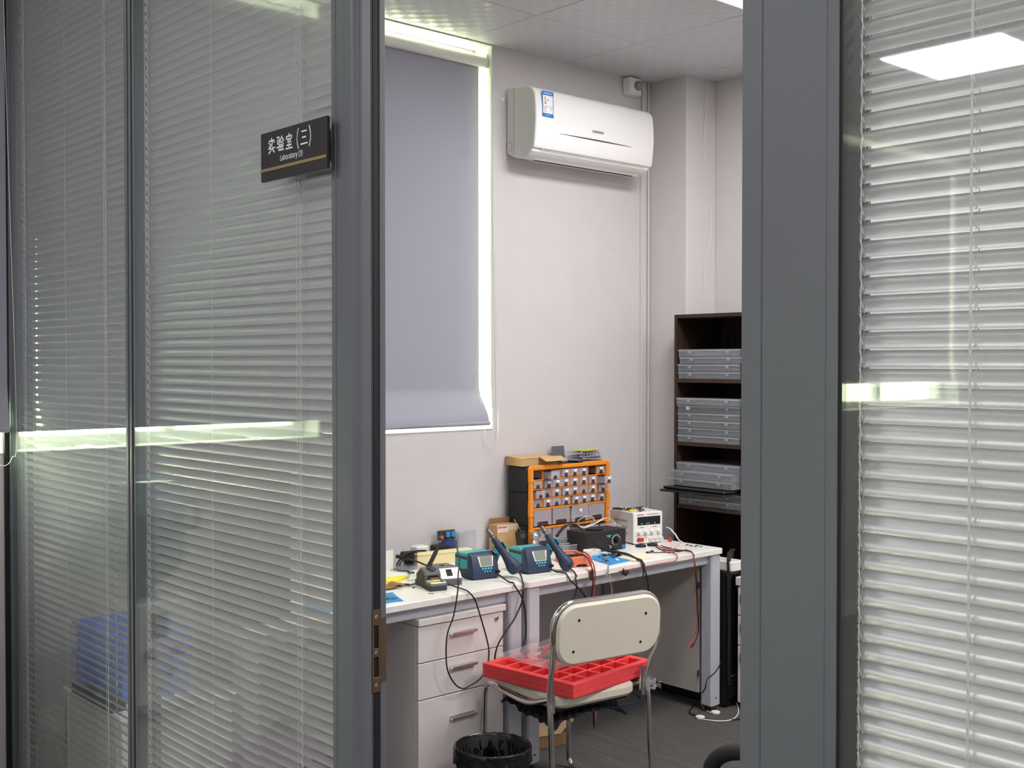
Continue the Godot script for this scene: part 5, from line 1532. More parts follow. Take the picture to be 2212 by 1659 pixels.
	part("tooth", G().rod(Vector3(0.002, 0.012, 0.012), Vector3(0.003, 0.022, 0.014), 0.003, 8), M.black_soft, o)
	# power supply surroundings
	for k in 2:
		var d: Node3D = thing("lead_reel", ["flat black disc in front of the power supply, the left one", "flat black disc in front of the power supply, the right one"][k], "disc", Vector3([0.430, 0.445][k], Y, [-2.690, -2.755][k]), 0.0, "black discs before the power supply")
		part("disc", G().lathe([Vector2(0, 0.001), Vector2(0.024, 0.0005), Vector2(0.026, 0.004), Vector2(0.024, 0.010), Vector2(0.012, 0.012), Vector2(0, 0.012)], 24), M.black, d)
		part("hub", G(at(Vector3(0, 0.0121, 0))).lathe([Vector2(0.008, 0), Vector2(0.007, 0.004), Vector2(0, 0.005)], 14), M.charcoal, d)
	for k in 4:
		var t: Node3D = thing("test_clip", "%s on top of the power supply" % ["black probe with a steel tip lying lengthwise", "black test clip lying across", "grey hook clip at the front edge", "black hook clip near the back"][k], "test clip", Vector3([0.325, 0.29, 0.36, 0.26][k], Y + 0.152, [-2.80, -2.745, -2.775, -2.72][k]), [1.2, 2.3, 0.4, 1.9][k])
		part("body", G().tube([Vector3(0, 0.006, -0.03), Vector3(0, 0.008, 0.0), Vector3(0, 0.006, 0.025)], [0.004, 0.006, 0.004], 8), [M.black, M.black_soft, M.grey_case, M.black][k], t)
		part("tip", G().tube([Vector3(0, 0.006, 0.025), Vector3(0, 0.005, 0.055)], [0.002, 0.001], 6), M.steel, t)
		if k < 2: part("collar", G().tube([Vector3(0, 0.008, -0.006), Vector3(0, 0.008, 0.002)], 0.0068, 8), [M.yellow_dull, M.orange][k], t)
	solo("lead_coil", G().tube(curve([Vector3(0.30, Y + 0.156, -2.72), Vector3(0.33, Y + 0.162, -2.75), Vector3(0.35, Y + 0.170, -2.79), Vector3(0.32, Y + 0.165, -2.82), Vector3(0.28, Y + 0.160, -2.78), Vector3(0.31, Y + 0.158, -2.74)], 6), 0.0022, 6), M.cable_black, "thin black wire coiled over the clips on the power supply", "wire")
	solo("yellow_fuse", G(at(Vector3(0.335, Y + 0.1565, -2.735), 1.3)).box(Vector3.ZERO, Vector3(0.030, 0.008, 0.014), 0.002), M.yellow, "small yellow block on top of the power supply", "component")
	solo("red_connector", G(at(Vector3(0.425, Y, -2.905), 0.4)).lathe([Vector2(0, 0.0), Vector2(0.007, 0.0), Vector2(0.008, 0.004), Vector2(0.006, 0.022), Vector2(0, 0.023)], 12), M.red, "small red connector standing right of the power supply", "connector")
	o = thing("usb_plug", "dark plug at the end of the thin cable on the far desk", "plug", Vector3(0.572, Y + 0.0005, -2.603), deg_to_rad(12))
	part("shell", G().box(Vector3(0, 0.005, 0), Vector3(0.012, 0.008, 0.024), 0.002), M.usb_green, o)
	part("contact", G().box(Vector3(0, 0.005, 0.018), Vector3(0.009, 0.004, 0.012), 0.0005), M.steel, o)
	for k in 5:
		solo("steel_bit", G(at(Vector3([0.545, 0.575, 0.600, 0.590, 0.620][k], Y + 0.002, [-2.885, -2.878, -2.880, -2.905, -2.895][k]), [0.2, 1.2, 0.5, 1.4, 0.3][k])).box(Vector3.ZERO, Vector3(0.006, 0.0035, 0.026 - 0.002 * k), 0.001), M.dust_tool, "small dark metal part at the far desk's right end, %s" % ["nearest the window wall", "second from the window wall", "in the middle of five", "second from the desk front", "nearest the desk front"][k], "component", "dark metal parts on the far desk's right end")
	solo("tweezers", G(at(Vector3(0.545, Y + 0.0025, -2.800), 0.55)).prism(poly([[-0.008, 0], [0.008, 0], [0.008, 0.004], [-0.008, 0.004]]), -0.075, 0.065, 0.001), M.tape_label, "flat ribbed strip with dark edges lying before the right end of the desk", "strip")
	o = thing("charger", "white charger block standing right of the power supply", "charger", Vector3(0.305, Y, -2.915), deg_to_rad(80))
	part("block", G().span(Vector3(-0.028, 0.0305, -0.03), Vector3(0.026, 0.088, 0.02), 0.004), M.white_plastic, o)
	part("plug", G(along(Vector3(0.010, 0.050, 0.020), Vector3(0.2, 0, 1))).lathe([Vector2(0.012, 0), Vector2(0.012, 0.008), Vector2(0.008, 0.016), Vector2(0, 0.017)], 14), M.clear_lid, o)
	part("base_block", G().span(Vector3(-0.030, 0.0, -0.035), Vector3(0.038, 0.030, 0.03), 0.004), M.white_plastic, o)

# ------------------------------------------------------------------ on the floor
func floor_things():
	equipment_case()
	var o := thing("carton", "torn cardboard carton on the floor under the far desk, its top half pale", "cardboard box", Vector3(0.545, 0, -2.020), deg_to_rad(75))
	part("carton_base", G().span(Vector3(-0.085, 0.0, -0.14), Vector3(0.06, 0.050, 0.0), 0.002), M.cardboard_dark, o)
	part("carton_top", G().prism(poly([[-0.088, 0.051], [0.030, 0.051], [0.048, 0.070], [0.066, 0.078], [0.090, 0.098], [0.094, 0.215], [-0.088, 0.215]]), -0.142, 0.004, 0.002), M.carton_pale, o)
	# round ends of the white cable
	for k in 2:
		o = thing("charging_puck", ["flat round white cable end on the floor nearest the desk foot", "flat round white cable end on the floor, the one further from the desk foot"][k], "charging pad", Vector3([0.715, 0.714][k], 0.0, [-2.885, -2.775][k]), 0.0, "round white cable ends on the floor")
		part("puck", G().lathe([Vector2(0, 0.001), Vector2(0.020, 0.0005), Vector2(0.022, 0.004), Vector2(0.021, 0.010), Vector2(0.018, 0.012), Vector2(0, 0.0122)], 24), M.white_plastic, o)
		part("pad", G().lathe([Vector2(0.014, 0.0121), Vector2(0.014, 0.0128), Vector2(0, 0.0128)], 20), M.paper, o)
	# slim black computer case in the slot between desk and bookcase
	o = thing("computer_case", "slim black computer case in the gap between desk and bookcase", "computer", Vector3(0.690, 0, -3.030), PI / 2)
	part("case", G().span(Vector3(-0.050, 0.012, -0.40), Vector3(0.050, 0.640, 0.0), 0.003), M.black, o)
	part("front_bezel", G().span(Vector3(-0.050, 0.012, 0.0002), Vector3(0.050, 0.640, 0.010), 0.004), M.black_gloss, o)
	for k in 6: part("vent_slot", G().box(Vector3(0.0, 0.05 + 0.014 * k, 0.0102), Vector3(0.070, 0.006, 0.0014)), M.hole, o)
	for k in 3: part("port", G().box(Vector3(-0.018 + 0.018 * k, 0.145, 0.0104), Vector3(0.012, 0.006, 0.0016)), M.sticker_blue if k == 1 else M.charcoal, o)
	for x in [-0.035, 0.035]:
		for z in [-0.03, -0.36]: part("rubber_foot", G(at(Vector3(x, 0, z))).lathe([Vector2(0, 0), Vector2(0.010, 0), Vector2(0.010, 0.012), Vector2(0, 0.012)], 10), M.black_soft, o)
	o = thing("power_strip", "white power strip lying on the black computer case behind the desk end", "power strip", Vector3(0.60, 0.6412, -3.030), PI / 2)
	part("body", G(Transform3D(Basis(Vector3.RIGHT, Vector3(0, 0, -1), Vector3.UP), Vector3.ZERO)).prism(rrect(0.090, 0.26, 0.014, 4), 0.0, 0.046, 0.004), M.white_plastic, o)
	for k in 3: part("outlet", G(at(Vector3(0.0, 0.0462, 0.085 - 0.07 * k))).lathe([Vector2(0.017, 0), Vector2(0.016, 0.001), Vector2(0, 0.001)], 18), M.paper, o)
	solo("black_plug", G(at(Vector3(0.655, 0.7020, -3.072))).box(Vector3.ZERO, Vector3(0.030, 0.028, 0.026), 0.005), M.black, "black plug standing in the white power strip", "plug")
	# white pedestal beside the bookcase, mostly behind the post
	o = thing("side_pedestal", "white drawer pedestal at the post's left edge, beside the bookcase", "drawer unit", Vector3(0.735, 0, -3.020), 0.0)
	part("carcass", G().span(Vector3(0.0, 0.03, -0.42), Vector3(0.40, 0.575, -0.0175), 0.002), M.cabinet_white, o)
	part("top", G().span(Vector3(-0.010, 0.5755, -0.43), Vector3(0.41, 0.615, 0.004), 0.003), M.cabinet_white, o)
	for d in [[0.440, 0.570], [0.300, 0.435], [0.032, 0.295]]:
		var dr := part("drawer", G().span(Vector3(0.002, d[0], -0.017), Vector3(0.398, d[1], 0.0), 0.0015), M.cabinet_white, o)
		part("handle", G().span(Vector3(0.02, d[1] - 0.075, 0.0002), Vector3(0.034, d[1] - 0.030, 0.012), 0.004), M.black, dr)
	for x in [0.04, 0.36]:
		for z in [-0.06, -0.38]: part("castor", G(at(Vector3(x, 0.015, z), 0, 0, PI / 2)).lathe([Vector2(0, -0.012), Vector2(0.015, -0.012), Vector2(0.015, 0.012), Vector2(0, 0.012)], 14), M.black_soft, o)
	office_chair()
	# behind the narrow left pane: pedestal with crates and a black tray on it
	o = thing("back_pedestal", "white pedestal with its back to the narrow left pane, under the blue crates", "drawer unit", Vector3(0.29, 0, -0.440), PI)
	part("carcass", G().span(Vector3(-0.42, 0.03, -0.36), Vector3(0.0, 0.545, 0.0), 0.002), M.cabinet_white, o)
	part("top", G().span(Vector3(-0.43, 0.5455, -0.37), Vector3(0.01, 0.570, 0.01), 0.003), M.cabinet_white, o)
	for x in [-0.38, -0.04]:
		for z in [-0.32, -0.05]: part("castor", G(at(Vector3(x, 0.015, z), 0, 0, PI / 2)).lathe([Vector2(0, -0.012), Vector2(0.015, -0.012), Vector2(0.015, 0.012), Vector2(0, 0.012)], 14), M.black_soft, o)
	for k in 2:
		var c: Node3D = thing("stacking_crate", ["blue plastic crate on the white pedestal behind the pane, the lower one", "blue plastic crate on the white pedestal behind the pane, the upper one"][k], "crate", Vector3([0.43, 0.445][k], 0.5705 + 0.103 * k, -0.235), [0.0, 0.03][k], "blue crates behind the left pane")
		var g := G()
		var w := 0.38
		var d := 0.24
		var h := 0.10
		g.span(Vector3(-w / 2 + 0.01, 0, -d / 2 + 0.01), Vector3(w / 2 - 0.01, 0.004, d / 2 - 0.01))
		for s in [-1, 1]:
			g.span(Vector3(s * (w / 2 - 0.012) - 0.0015, 0.004, -d / 2 + 0.012), Vector3(s * (w / 2 - 0.012) + 0.0015, h, d / 2 - 0.012))
			g.span(Vector3(-w / 2 + 0.012, 0.004, s * (d / 2 - 0.012) - 0.0015), Vector3(w / 2 - 0.012, h, s * (d / 2 - 0.012) + 0.0015))
		part("tub", g, M.blue_crate, c)
		var r := G()
		for s in [-1, 1]:
			r.box(Vector3(0, h - 0.006, s * (d / 2 - 0.006)), Vector3(w, 0.012, 0.012), 0.002)
			r.box(Vector3(s * (w / 2 - 0.006), h - 0.006, 0), Vector3(0.012, 0.012, d - 0.024), 0.002)
		part("rim", r, M.blue_crate, c)
		for s in [-1, 1]:
			for q in 5: part("rib", G().box(Vector3(lerpf(-w / 2 + 0.03, w / 2 - 0.03, q / 4.0), h * 0.45, s * (d / 2 - 0.0075)), Vector3(0.006, h * 0.72, 0.006), 0.001), M.blue_crate, c)
	o = thing("black_tray", "shallow black tray with loose parts in front of the blue crates", "tray", Vector3(0.52, 0.5705, -0.088))
	part("tub", G().span(Vector3(-0.15, 0, -0.024), Vector3(0.15, 0.006, 0.024), 0.001).span(Vector3(-0.15, 0.006, 0.021), Vector3(0.15, 0.030, 0.024), 0.001).span(Vector3(-0.15, 0.006, -0.024), Vector3(0.15, 0.030, -0.021), 0.001), M.black, o)
	for k in 5: part("content", G(at(Vector3(-0.11 + 0.05 * k, 0.013, 0.0), 0.5 * k)).box(Vector3.ZERO, Vector3(0.028, 0.012, 0.018), 0.003), [M.foil, M.grey_case, M.print_white, M.charcoal, M.steel][k], o)

func equipment_case():
	# dark bulk that shows through the narrow left pane
	var o := thing("equipment_case", "tall dark equipment case on the near desk's end, seen through the narrow left pane", "equipment case", Vector3(0.36, DESK, -0.60), PI)
	part("case", G().span(Vector3(-0.31, 0.012, -0.10), Vector3(0.31, 0.52, 0.08), 0.006), M.black_soft, o)
	part("rear_panel", G().span(Vector3(-0.29, 0.03, 0.0802), Vector3(0.29, 0.50, 0.086), 0.002), M.charcoal, o)
	for x in [-0.25, 0.25]: part("foot", G().span(Vector3(x - 0.02, 0, -0.08), Vector3(x + 0.02, 0.0118, 0.06), 0.002), M.black, o)

func office_chair():
	# only the tip of one armrest shows; the chair stands inside, right of the doorway's foot
	var o := thing("office_chair", "black office chair just inside the door, only its armrest in view", "office chair", Vector3(2.445, 0, -0.72), deg_to_rad(-70))
	for s in [-1, 1]:
		var x: float = 0.27 * s
		part("armrest", G().tube(curve([Vector3(x, 0.50, 0.10), Vector3(x, 0.60, 0.14), Vector3(x, 0.655, 0.10), Vector3(x, 0.668, 0.0), Vector3(x, 0.660, -0.10), Vector3(x, 0.62, -0.155), Vector3(x, 0.54, -0.14), Vector3(x, 0.49, -0.06)], 8), 0.020, 12, true, 1.35), M.black_soft, o)
		part("arm_bracket", G().box(Vector3(x * 0.85, 0.475, 0.02), Vector3(0.10, 0.012, 0.16), 0.003), M.black, o)
	part("seat", G(Transform3D(Basis(Vector3.RIGHT, Vector3(0, 0, 1), Vector3(0, -1, 0)), Vector3(0, 0.44, 0))).prism(rrect(0.48, 0.46, 0.08, 6), -0.07, 0.0, 0.02), M.black_soft, o)
	part("backrest", G(at(Vector3(0, 0.80, -0.25), 0, 0.12)).prism(rrect(0.44, 0.46, 0.09, 6), -0.025, 0.025, 0.015), M.black_soft, o)
	part("back_support", G().tube([Vector3(0, 0.43, -0.10), Vector3(0, 0.45, -0.27), Vector3(0, 0.62, -0.265)], 0.018, 10), M.black, o)
	part("gas_column", G().rod(Vector3(0, 0.09, 0), Vector3(0, 0.44, 0), 0.025, 16), M.black, o)
	for k in 5:
		var a := TAU * k / 5.0
		var e := Vector3(cos(a) * 0.27, 0.075, sin(a) * 0.27)
		part("leg", G().tube([Vector3(0, 0.10, 0), e], [0.022, 0.014], 8), M.black, o)
		part("castor", G(along(e + Vector3(0, -0.047, 0), Vector3(-sin(a), 0, cos(a)))).lathe([Vector2(0, -0.020), Vector2(0.027, -0.020), Vector2(0.027, 0.020), Vector2(0, 0.020)], 16), M.black_soft, o)

# ------------------------------------------------------------------ corridor side, seen mirrored in the panes
func corridor_things():
	door_sign()
	var o := thing("water_dispenser", "white water dispenser by the corridor window, mirrored in the left pane", "water dispenser", Vector3(0.05, 0, 0.385))
	part("cabinet", G().span(Vector3(0.0, 0.0, -0.13), Vector3(0.255, 0.80, 0.13), 0.008), M.white_plastic, o)
	part("door", G().span(Vector3(0.2552, 0.03, -0.124), Vector3(0.262, 0.42, 0.124), 0.004), M.white_plastic, o)
	part("display", G().span(Vector3(0.2552, 0.680, -0.040), Vector3(0.259, 0.765, 0.020), 0.001), M.navy_dark, o)
	part("drip_tray", G().span(Vector3(0.2552, 0.44, -0.11), Vector3(0.33, 0.462, 0.11), 0.005), M.grey_plug, o)
	for z in [-0.05, 0.05]:
		part("tap", G(along(Vector3(0.262, 0.63, z), Vector3(1, 0, 0))).lathe([Vector2(0.016, 0), Vector2(0.013, 0.03), Vector2(0.010, 0.045), Vector2(0, 0.046)], 14), M.navy_blue if z < 0 else M.sticker_red, o)
		part("tap_spout", G().rod(Vector3(0.30, 0.63, z), Vector3(0.30, 0.640, z), 0.008), M.white_plastic, o)
	for q in [[0.625, 0.045], [0.555, 0.030]]: part("sticker", G().span(Vector3(0.2552, q[0] - 0.012, q[1] - 0.016), Vector3(0.2562, q[0] + 0.012, q[1] + 0.016)), M.sticker_red, o)
	o = thing("water_jug", "big clear blue water jug upside down on the dispenser, mirrored in the panes", "water jug", Vector3(0.175, 0.801, 0.385))
	part("bottle", G().lathe([Vector2(0.030, 0.0), Vector2(0.032, 0.03), Vector2(0.10, 0.075), Vector2(0.134, 0.12), Vector2(0.136, 0.20), Vector2(0.130, 0.21), Vector2(0.130, 0.22), Vector2(0.136, 0.23), Vector2(0.136, 0.37), Vector2(0.122, 0.405), Vector2(0.09, 0.412), Vector2(0.0, 0.400)], 36), M.jug, o)
	part("water", G().lathe([Vector2(0.028, 0.005), Vector2(0.030, 0.031), Vector2(0.098, 0.077), Vector2(0.131, 0.122), Vector2(0.131, 0.30), Vector2(0, 0.30)], 36), M.jug_water, o)
	part("handle", G().tube(curve([Vector3(0.09, 0.33, 0.10), Vector3(0.13, 0.32, 0.12), Vector3(0.135, 0.25, 0.125), Vector3(0.09, 0.24, 0.10)]), 0.010, 8), M.navy_blue, o)
	var sack := func(u: float, w: float) -> Vector3:
		var a := TAU * w
		var r := 0.21 * sin(PI * minf(u * 0.86 + 0.10, 1.0)) * (1.0 + 0.06 * sin(a * 3.0 + u * 4.0))
		return Vector3(0.36 + cos(a) * r, 0.004 + 0.27 * (1.0 - u) * (1.0 - 0.12 * sin(a * 2.0)), 0.80 + sin(a) * r)
	solo("purple_bag", G().skin(sack, 20, 40, 0.003), M.purple, "slumped purple cloth bag on the corridor floor, mirrored at the pane's foot", "bag")
	o = thing("wall_outlet", "white wall outlet with a tiny red light, low behind the narrow left pane", "socket", Vector3(0.0, 0.374, -0.132))
	part("plate", G().box(Vector3(0.006, 0, 0), Vector3(0.012, 0.112, 0.086), 0.003), M.white_plastic, o)
	for z in [-0.022, 0.0, 0.0]:
		part("slot", G().box(Vector3(0.0122, 0.038, -0.002 + z), Vector3(0.001, 0.005, 0.006)), M.hole, o)
	for s in [-1, 1]: part("slot", G(at(Vector3(0.0122, -0.026, 0.022 + 0.007 * s), 0, 0.5 * s)).box(Vector3.ZERO, Vector3(0.001, 0.010, 0.003)), M.hole, o)
	part("pilot_light", G(along(Vector3(0.012, 0.038, 0.016), Vector3.RIGHT)).lathe([Vector2(0.003, 0), Vector2(0.0025, 0.001), Vector2(0, 0.0012)], 10), M.red, o)
	o = thing("white_plug", "white plug in the low outlet behind the narrow left pane, cable to the floor", "plug", Vector3(0.0125, 0.348, -0.152))
	part("body", G(along(Vector3.ZERO, Vector3.RIGHT)).lathe([Vector2(0.021, 0), Vector2(0.021, 0.012), Vector2(0.016, 0.030), Vector2(0, 0.031)], 18), M.white_plastic, o)
	part("cord", G().tube(curve([Vector3(0.022, -0.015, 0.0), Vector3(0.03, -0.06, 0.008), Vector3(0.05, -0.18, -0.02), Vector3(0.10, -0.340, -0.03)]), 0.0035, 8), M.white_cable, o)
	for k in 3:
		solo("network_cable", G().tube(curve([Vector3(0.08 - 0.022 * k, 0.005, 0.03), Vector3(0.10 - 0.022 * k, 0.006, 0.12), Vector3(0.18 - 0.02 * k, 0.006, 0.18 + 0.03 * k), Vector3(0.33, 0.006, 0.17 + 0.04 * k), Vector3(0.6, 0.006, 0.15 + 0.045 * k)], 8), 0.004, 8), M.blue_cable, "blue network cable on the corridor floor at the partition's end, %s" % ["nearest the pane", "middle one", "furthest from the pane"][k], "cable", "blue cables on the corridor floor")

# black plate with the room's name in two scripts; every stroke is a small raised bar
func door_sign():
	var o := thing("door_sign", "black door sign with white characters and a gold strip, fixed to the left pane", "sign", Vector3(1.8445, 2.0615, 0.0))
	part("plate", G().span(Vector3(-0.1305, -0.053, 0.016), Vector3(0.1335, 0.0535, 0.025), 0.0012), M.sign_black, o)
	part("gold_strip", G().span(Vector3(-0.1320, -0.0320, 0.0238), Vector3(0.1315, -0.0255, 0.0262), 0.0005), M.gold, o)
	for x in [-0.07, 0.095]: part("spacer", G().span(Vector3(x - 0.02, -0.03, 0.0006), Vector3(x + 0.02, 0.03, 0.0158), 0.002), M.sign_black, o)
	var roof := [[[48, 2], [54, 13]], [[12, 32], [14, 18], [88, 18], [82, 32]]]
	var shi := roof + [[[28, 36], [42, 46]], [[20, 50], [36, 60]], [[6, 66], [94, 66]], [[58, 26], [54, 60], [38, 82], [10, 97]], [[58, 72], [90, 96]]]
	var yan := [[[6, 8], [36, 8], [33, 46]], [[14, 24], [12, 50], [40, 50], [38, 78], [33, 92], [26, 88]], [[4, 74], [30, 68]], [[70, 3], [62, 18], [44, 38]], [[70, 3], [80, 20], [98, 36]], [[58, 42], [84, 42]], [[50, 56], [56, 80]], [[68, 54], [72, 76]], [[92, 52], [82, 80]], [[46, 92], [98, 92]]]
	var shi2 := roof + [[[22, 36], [80, 36]], [[46, 38], [28, 56], [72, 53]], [[62, 44], [78, 60]], [[20, 74], [80, 74]], [[50, 58], [50, 94]], [[6, 95], [94, 95]]]
	var san := [[[20, 12], [80, 12]], [[27, 50], [73, 50]], [[8, 90], [92, 90]]]
	var arcl := []
	var arcr := []
	for k in 9:
		var t := lerpf(-1.0, 1.0, k / 8.0)
		arcl.append([72 - 30 * (1.0 - t * t), 50 + 62 * t])
		arcr.append([28 + 30 * (1.0 - t * t), 50 + 62 * t])
	var cw := 0.0300
	var chh := 0.0335
	var pen := [[shi, -0.0985, 1.0], [yan, -0.0625, 1.0], [shi2, -0.0260, 1.0], [[arcl], 0.0135, 0.6], [san, 0.0335, 1.0], [[arcr], 0.0635, 0.6]]
	for ch in pen:
		var g := G()
		for st in ch[0]:
			var line := []
			for p in st: line.append(Vector2(ch[1] + cw * float(p[0]) / 100.0 * ch[2], 0.0385 - chh * float(p[1]) / 100.0))
			for i in line.size() - 1:
				var a: Vector2 = line[i]
				var b: Vector2 = line[i + 1]
				var d := (b - a).normalized()
				var n := Vector2(-d.y, d.x) * 0.00155
				var e := d * 0.0009
				g.prism(PackedVector2Array([a - e - n, b + e - n, b + e + n, a - e + n]), 0.0249, 0.0254)
		part("character", g, M.print_white, o)
	var t := part("lettering", text_mesh("Laboratory (3)", 0.0165), M.print_white, o)
	t.position = Vector3(-0.003, -0.0100, 0.0252)
	t.scale = Vector3(0.88, 1, 1)

# ------------------------------------------------------------------ cables
# sampled path that lies on the desk tops and hangs clear of their front edge
func drape(c: Array, r: float) -> Array:
	var o := []
	for p in curve(c, 6):
		var near := 0.004 if p.x > 0.65 else 0.0
		var dx: float = 0.7135 + near + r - p.x
		var dy: float = DESK + 0.0008 + near + r - p.y
		if dx > 0.0 and dy > 0.0 and p.y > 0.66 and p.z > -2.96:
			if dy < dx: p.y += dy
			else: p.x += dx
		elif p.y < r + 0.0008: p.y = r + 0.0008
		o.append(p)
	return o

func cables():
	solo("iron_cable", G().tube(drape([Vector3(0.492, 0.904, -1.461), Vector3(0.500, 0.919, -1.478), Vector3(0.520, 0.923, -1.482), Vector3(0.550, 0.916, -1.479), Vector3(0.600, 0.893, -1.451), Vector3(0.660, 0.870, -1.409), Vector3(0.710, 0.825, -1.363), Vector3(0.728, 0.775, -1.346), Vector3(0.735, 0.688, -1.321), Vector3(0.735, 0.626, -1.292), Vector3(0.735, 0.560, -1.285), Vector3(0.735, 0.492, -1.292), Vector3(0.735, 0.436, -1.325), Vector3(0.735, 0.411, -1.362), Vector3(0.735, 0.414, -1.396), Vector3(0.735, 0.430, -1.445), Vector3(0.735, 0.462, -1.479), Vector3(0.735, 0.525, -1.491), Vector3(0.735, 0.579, -1.479), Vector3(0.735, 0.660, -1.451), Vector3(0.730, 0.728, -1.427), Vector3(0.716, 0.758, -1.407), Vector3(0.630, 0.762, -1.422), Vector3(0.590, 0.769, -1.412)], 0.0028), 0.0028, 8), M.cable_black, "thin black cable of the soldering iron looping down in front of the drawers", "cable")
	solo("handle_cable", G().tube(drape([Vector3(0.618, 0.777, -1.753), Vector3(0.660, 0.768, -1.725), Vector3(0.700, 0.759, -1.693), Vector3(0.725, 0.736, -1.675), Vector3(0.730, 0.699, -1.667), Vector3(0.730, 0.665, -1.651), Vector3(0.735, 0.626, -1.617), Vector3(0.740, 0.591, -1.573), Vector3(0.740, 0.553, -1.537), Vector3(0.740, 0.521, -1.521), Vector3(0.735, 0.490, -1.521), Vector3(0.735, 0.444, -1.532)], 0.0032), 0.0032, 8), M.cable_black, "black cable from the first navy handle down over the desk joint", "cable")
	solo("station_cable", G().tube(drape([Vector3(0.617, 0.781, -1.644), Vector3(0.630, 0.769, -1.654), Vector3(0.690, 0.762, -1.634), Vector3(0.720, 0.748, -1.638), Vector3(0.738, 0.715, -1.651), Vector3(0.740, 0.677, -1.666), Vector3(0.740, 0.633, -1.673), Vector3(0.740, 0.579, -1.676), Vector3(0.740, 0.540, -1.670), Vector3(0.745, 0.508, -1.647), Vector3(0.745, 0.476, -1.613)], 0.0032), 0.0032, 8), M.cable_black, "black cable from the first rework station socket, crossing the handle cable", "cable")
	solo("station_cable", G().tube(drape([Vector3(0.673, 0.778, -1.882), Vector3(0.660, 0.760, -1.923), Vector3(0.700, 0.750, -1.926), Vector3(0.722, 0.735, -1.936), Vector3(0.735, 0.721, -1.946), Vector3(0.740, 0.689, -1.980), Vector3(0.740, 0.642, -2.019), Vector3(0.740, 0.579, -2.051), Vector3(0.740, 0.500, -2.068)], 0.0032), 0.0032, 8), M.cable_black, "black cable from the second rework station socket, going behind the chair", "cable")
	solo("handle_cable", G().tube(drape([Vector3(0.655, 0.764, -2.005), Vector3(0.690, 0.755, -1.984), Vector3(0.722, 0.739, -1.965), Vector3(0.735, 0.713, -1.959), Vector3(0.735, 0.678, -1.949), Vector3(0.735, 0.646, -1.933), Vector3(0.735, 0.589, -1.912), Vector3(0.735, 0.526, -1.902)], 0.0032), 0.0032, 8), M.cable_black, "black cable from the second navy handle, going behind the chair", "cable")
	solo("test_lead", G().tube(drape([Vector3(0.560, 0.803, -2.170), Vector3(0.587, 0.808, -2.156), Vector3(0.655, 0.808, -2.111), Vector3(0.690, 0.795, -2.089), Vector3(0.722, 0.783, -2.070), Vector3(0.730, 0.759, -2.069), Vector3(0.732, 0.738, -2.070), Vector3(0.732, 0.716, -2.067), Vector3(0.732, 0.678, -2.063), Vector3(0.732, 0.634, -2.058), Vector3(0.732, 0.519, -2.062), Vector3(0.735, 0.366, -2.070), Vector3(0.735, 0.251, -2.071), Vector3(0.735, 0.209, -2.071)], 0.0030), 0.0030, 8), M.red_cable, "red test lead of the multimeter hanging over the desk edge", "test lead")
	solo("test_lead", G().tube(drape([Vector3(0.567, 0.800, -2.152), Vector3(0.598, 0.802, -2.134), Vector3(0.650, 0.800, -2.106), Vector3(0.688, 0.790, -2.080), Vector3(0.722, 0.781, -2.056), Vector3(0.730, 0.759, -2.057), Vector3(0.733, 0.736, -2.057), Vector3(0.733, 0.714, -2.055), Vector3(0.733, 0.678, -2.050), Vector3(0.733, 0.636, -2.045), Vector3(0.733, 0.521, -2.048), Vector3(0.738, 0.370, -2.051), Vector3(0.738, 0.255, -2.054), Vector3(0.738, 0.198, -2.057)], 0.0030), 0.0030, 8), M.cable_black, "black test lead of the multimeter twisted with the red one", "test lead")
	solo("orange_wire", G().tube(drape([Vector3(0.722, 0.730, -2.169), Vector3(0.730, 0.712, -2.158), Vector3(0.730, 0.676, -2.169), Vector3(0.730, 0.633, -2.169), Vector3(0.730, 0.561, -2.161)], 0.0016), 0.0016, 8), M.orange_cable, "thin orange wire hanging from the black clip at the desk edge", "wire")
	solo("iron_sleeve", G().tube(drape([Vector3(0.470, 0.869, -2.106), Vector3(0.450, 0.881, -2.142), Vector3(0.440, 0.893, -2.172), Vector3(0.440, 0.902, -2.189)], 0.0066), 0.0066, 8), M.black_soft, "second black soldering iron resting against the drawers of the parts cabinet", "soldering iron")
	solo("iron_cable", G().tube(drape([Vector3(0.440, 0.902, -2.189), Vector3(0.445, 0.908, -2.207), Vector3(0.455, 0.902, -2.242), Vector3(0.465, 0.877, -2.264), Vector3(0.470, 0.841, -2.302), Vector3(0.475, 0.806, -2.344), Vector3(0.490, 0.780, -2.397), Vector3(0.540, 0.773, -2.424), Vector3(0.590, 0.770, -2.426), Vector3(0.665, 0.762, -2.400), Vector3(0.708, 0.746, -2.384), Vector3(0.724, 0.722, -2.384), Vector3(0.732, 0.682, -2.392), Vector3(0.735, 0.627, -2.396), Vector3(0.735, 0.546, -2.399)], 0.0036), 0.0036, 8), M.cable_black, "black cable of the second soldering iron arching over the black box to the desk edge", "cable")
	solo("power_cable", G().tube(drape([Vector3(0.500, 0.776, -2.386), Vector3(0.560, 0.771, -2.408), Vector3(0.620, 0.768, -2.408), Vector3(0.690, 0.760, -2.378), Vector3(0.722, 0.737, -2.372), Vector3(0.728, 0.712, -2.371), Vector3(0.732, 0.682, -2.360), Vector3(0.735, 0.639, -2.331), Vector3(0.735, 0.559, -2.313)], 0.0034), 0.0034, 8), M.cable_black, "black cable beside the iron cable, hanging straight at the desk edge", "cable")
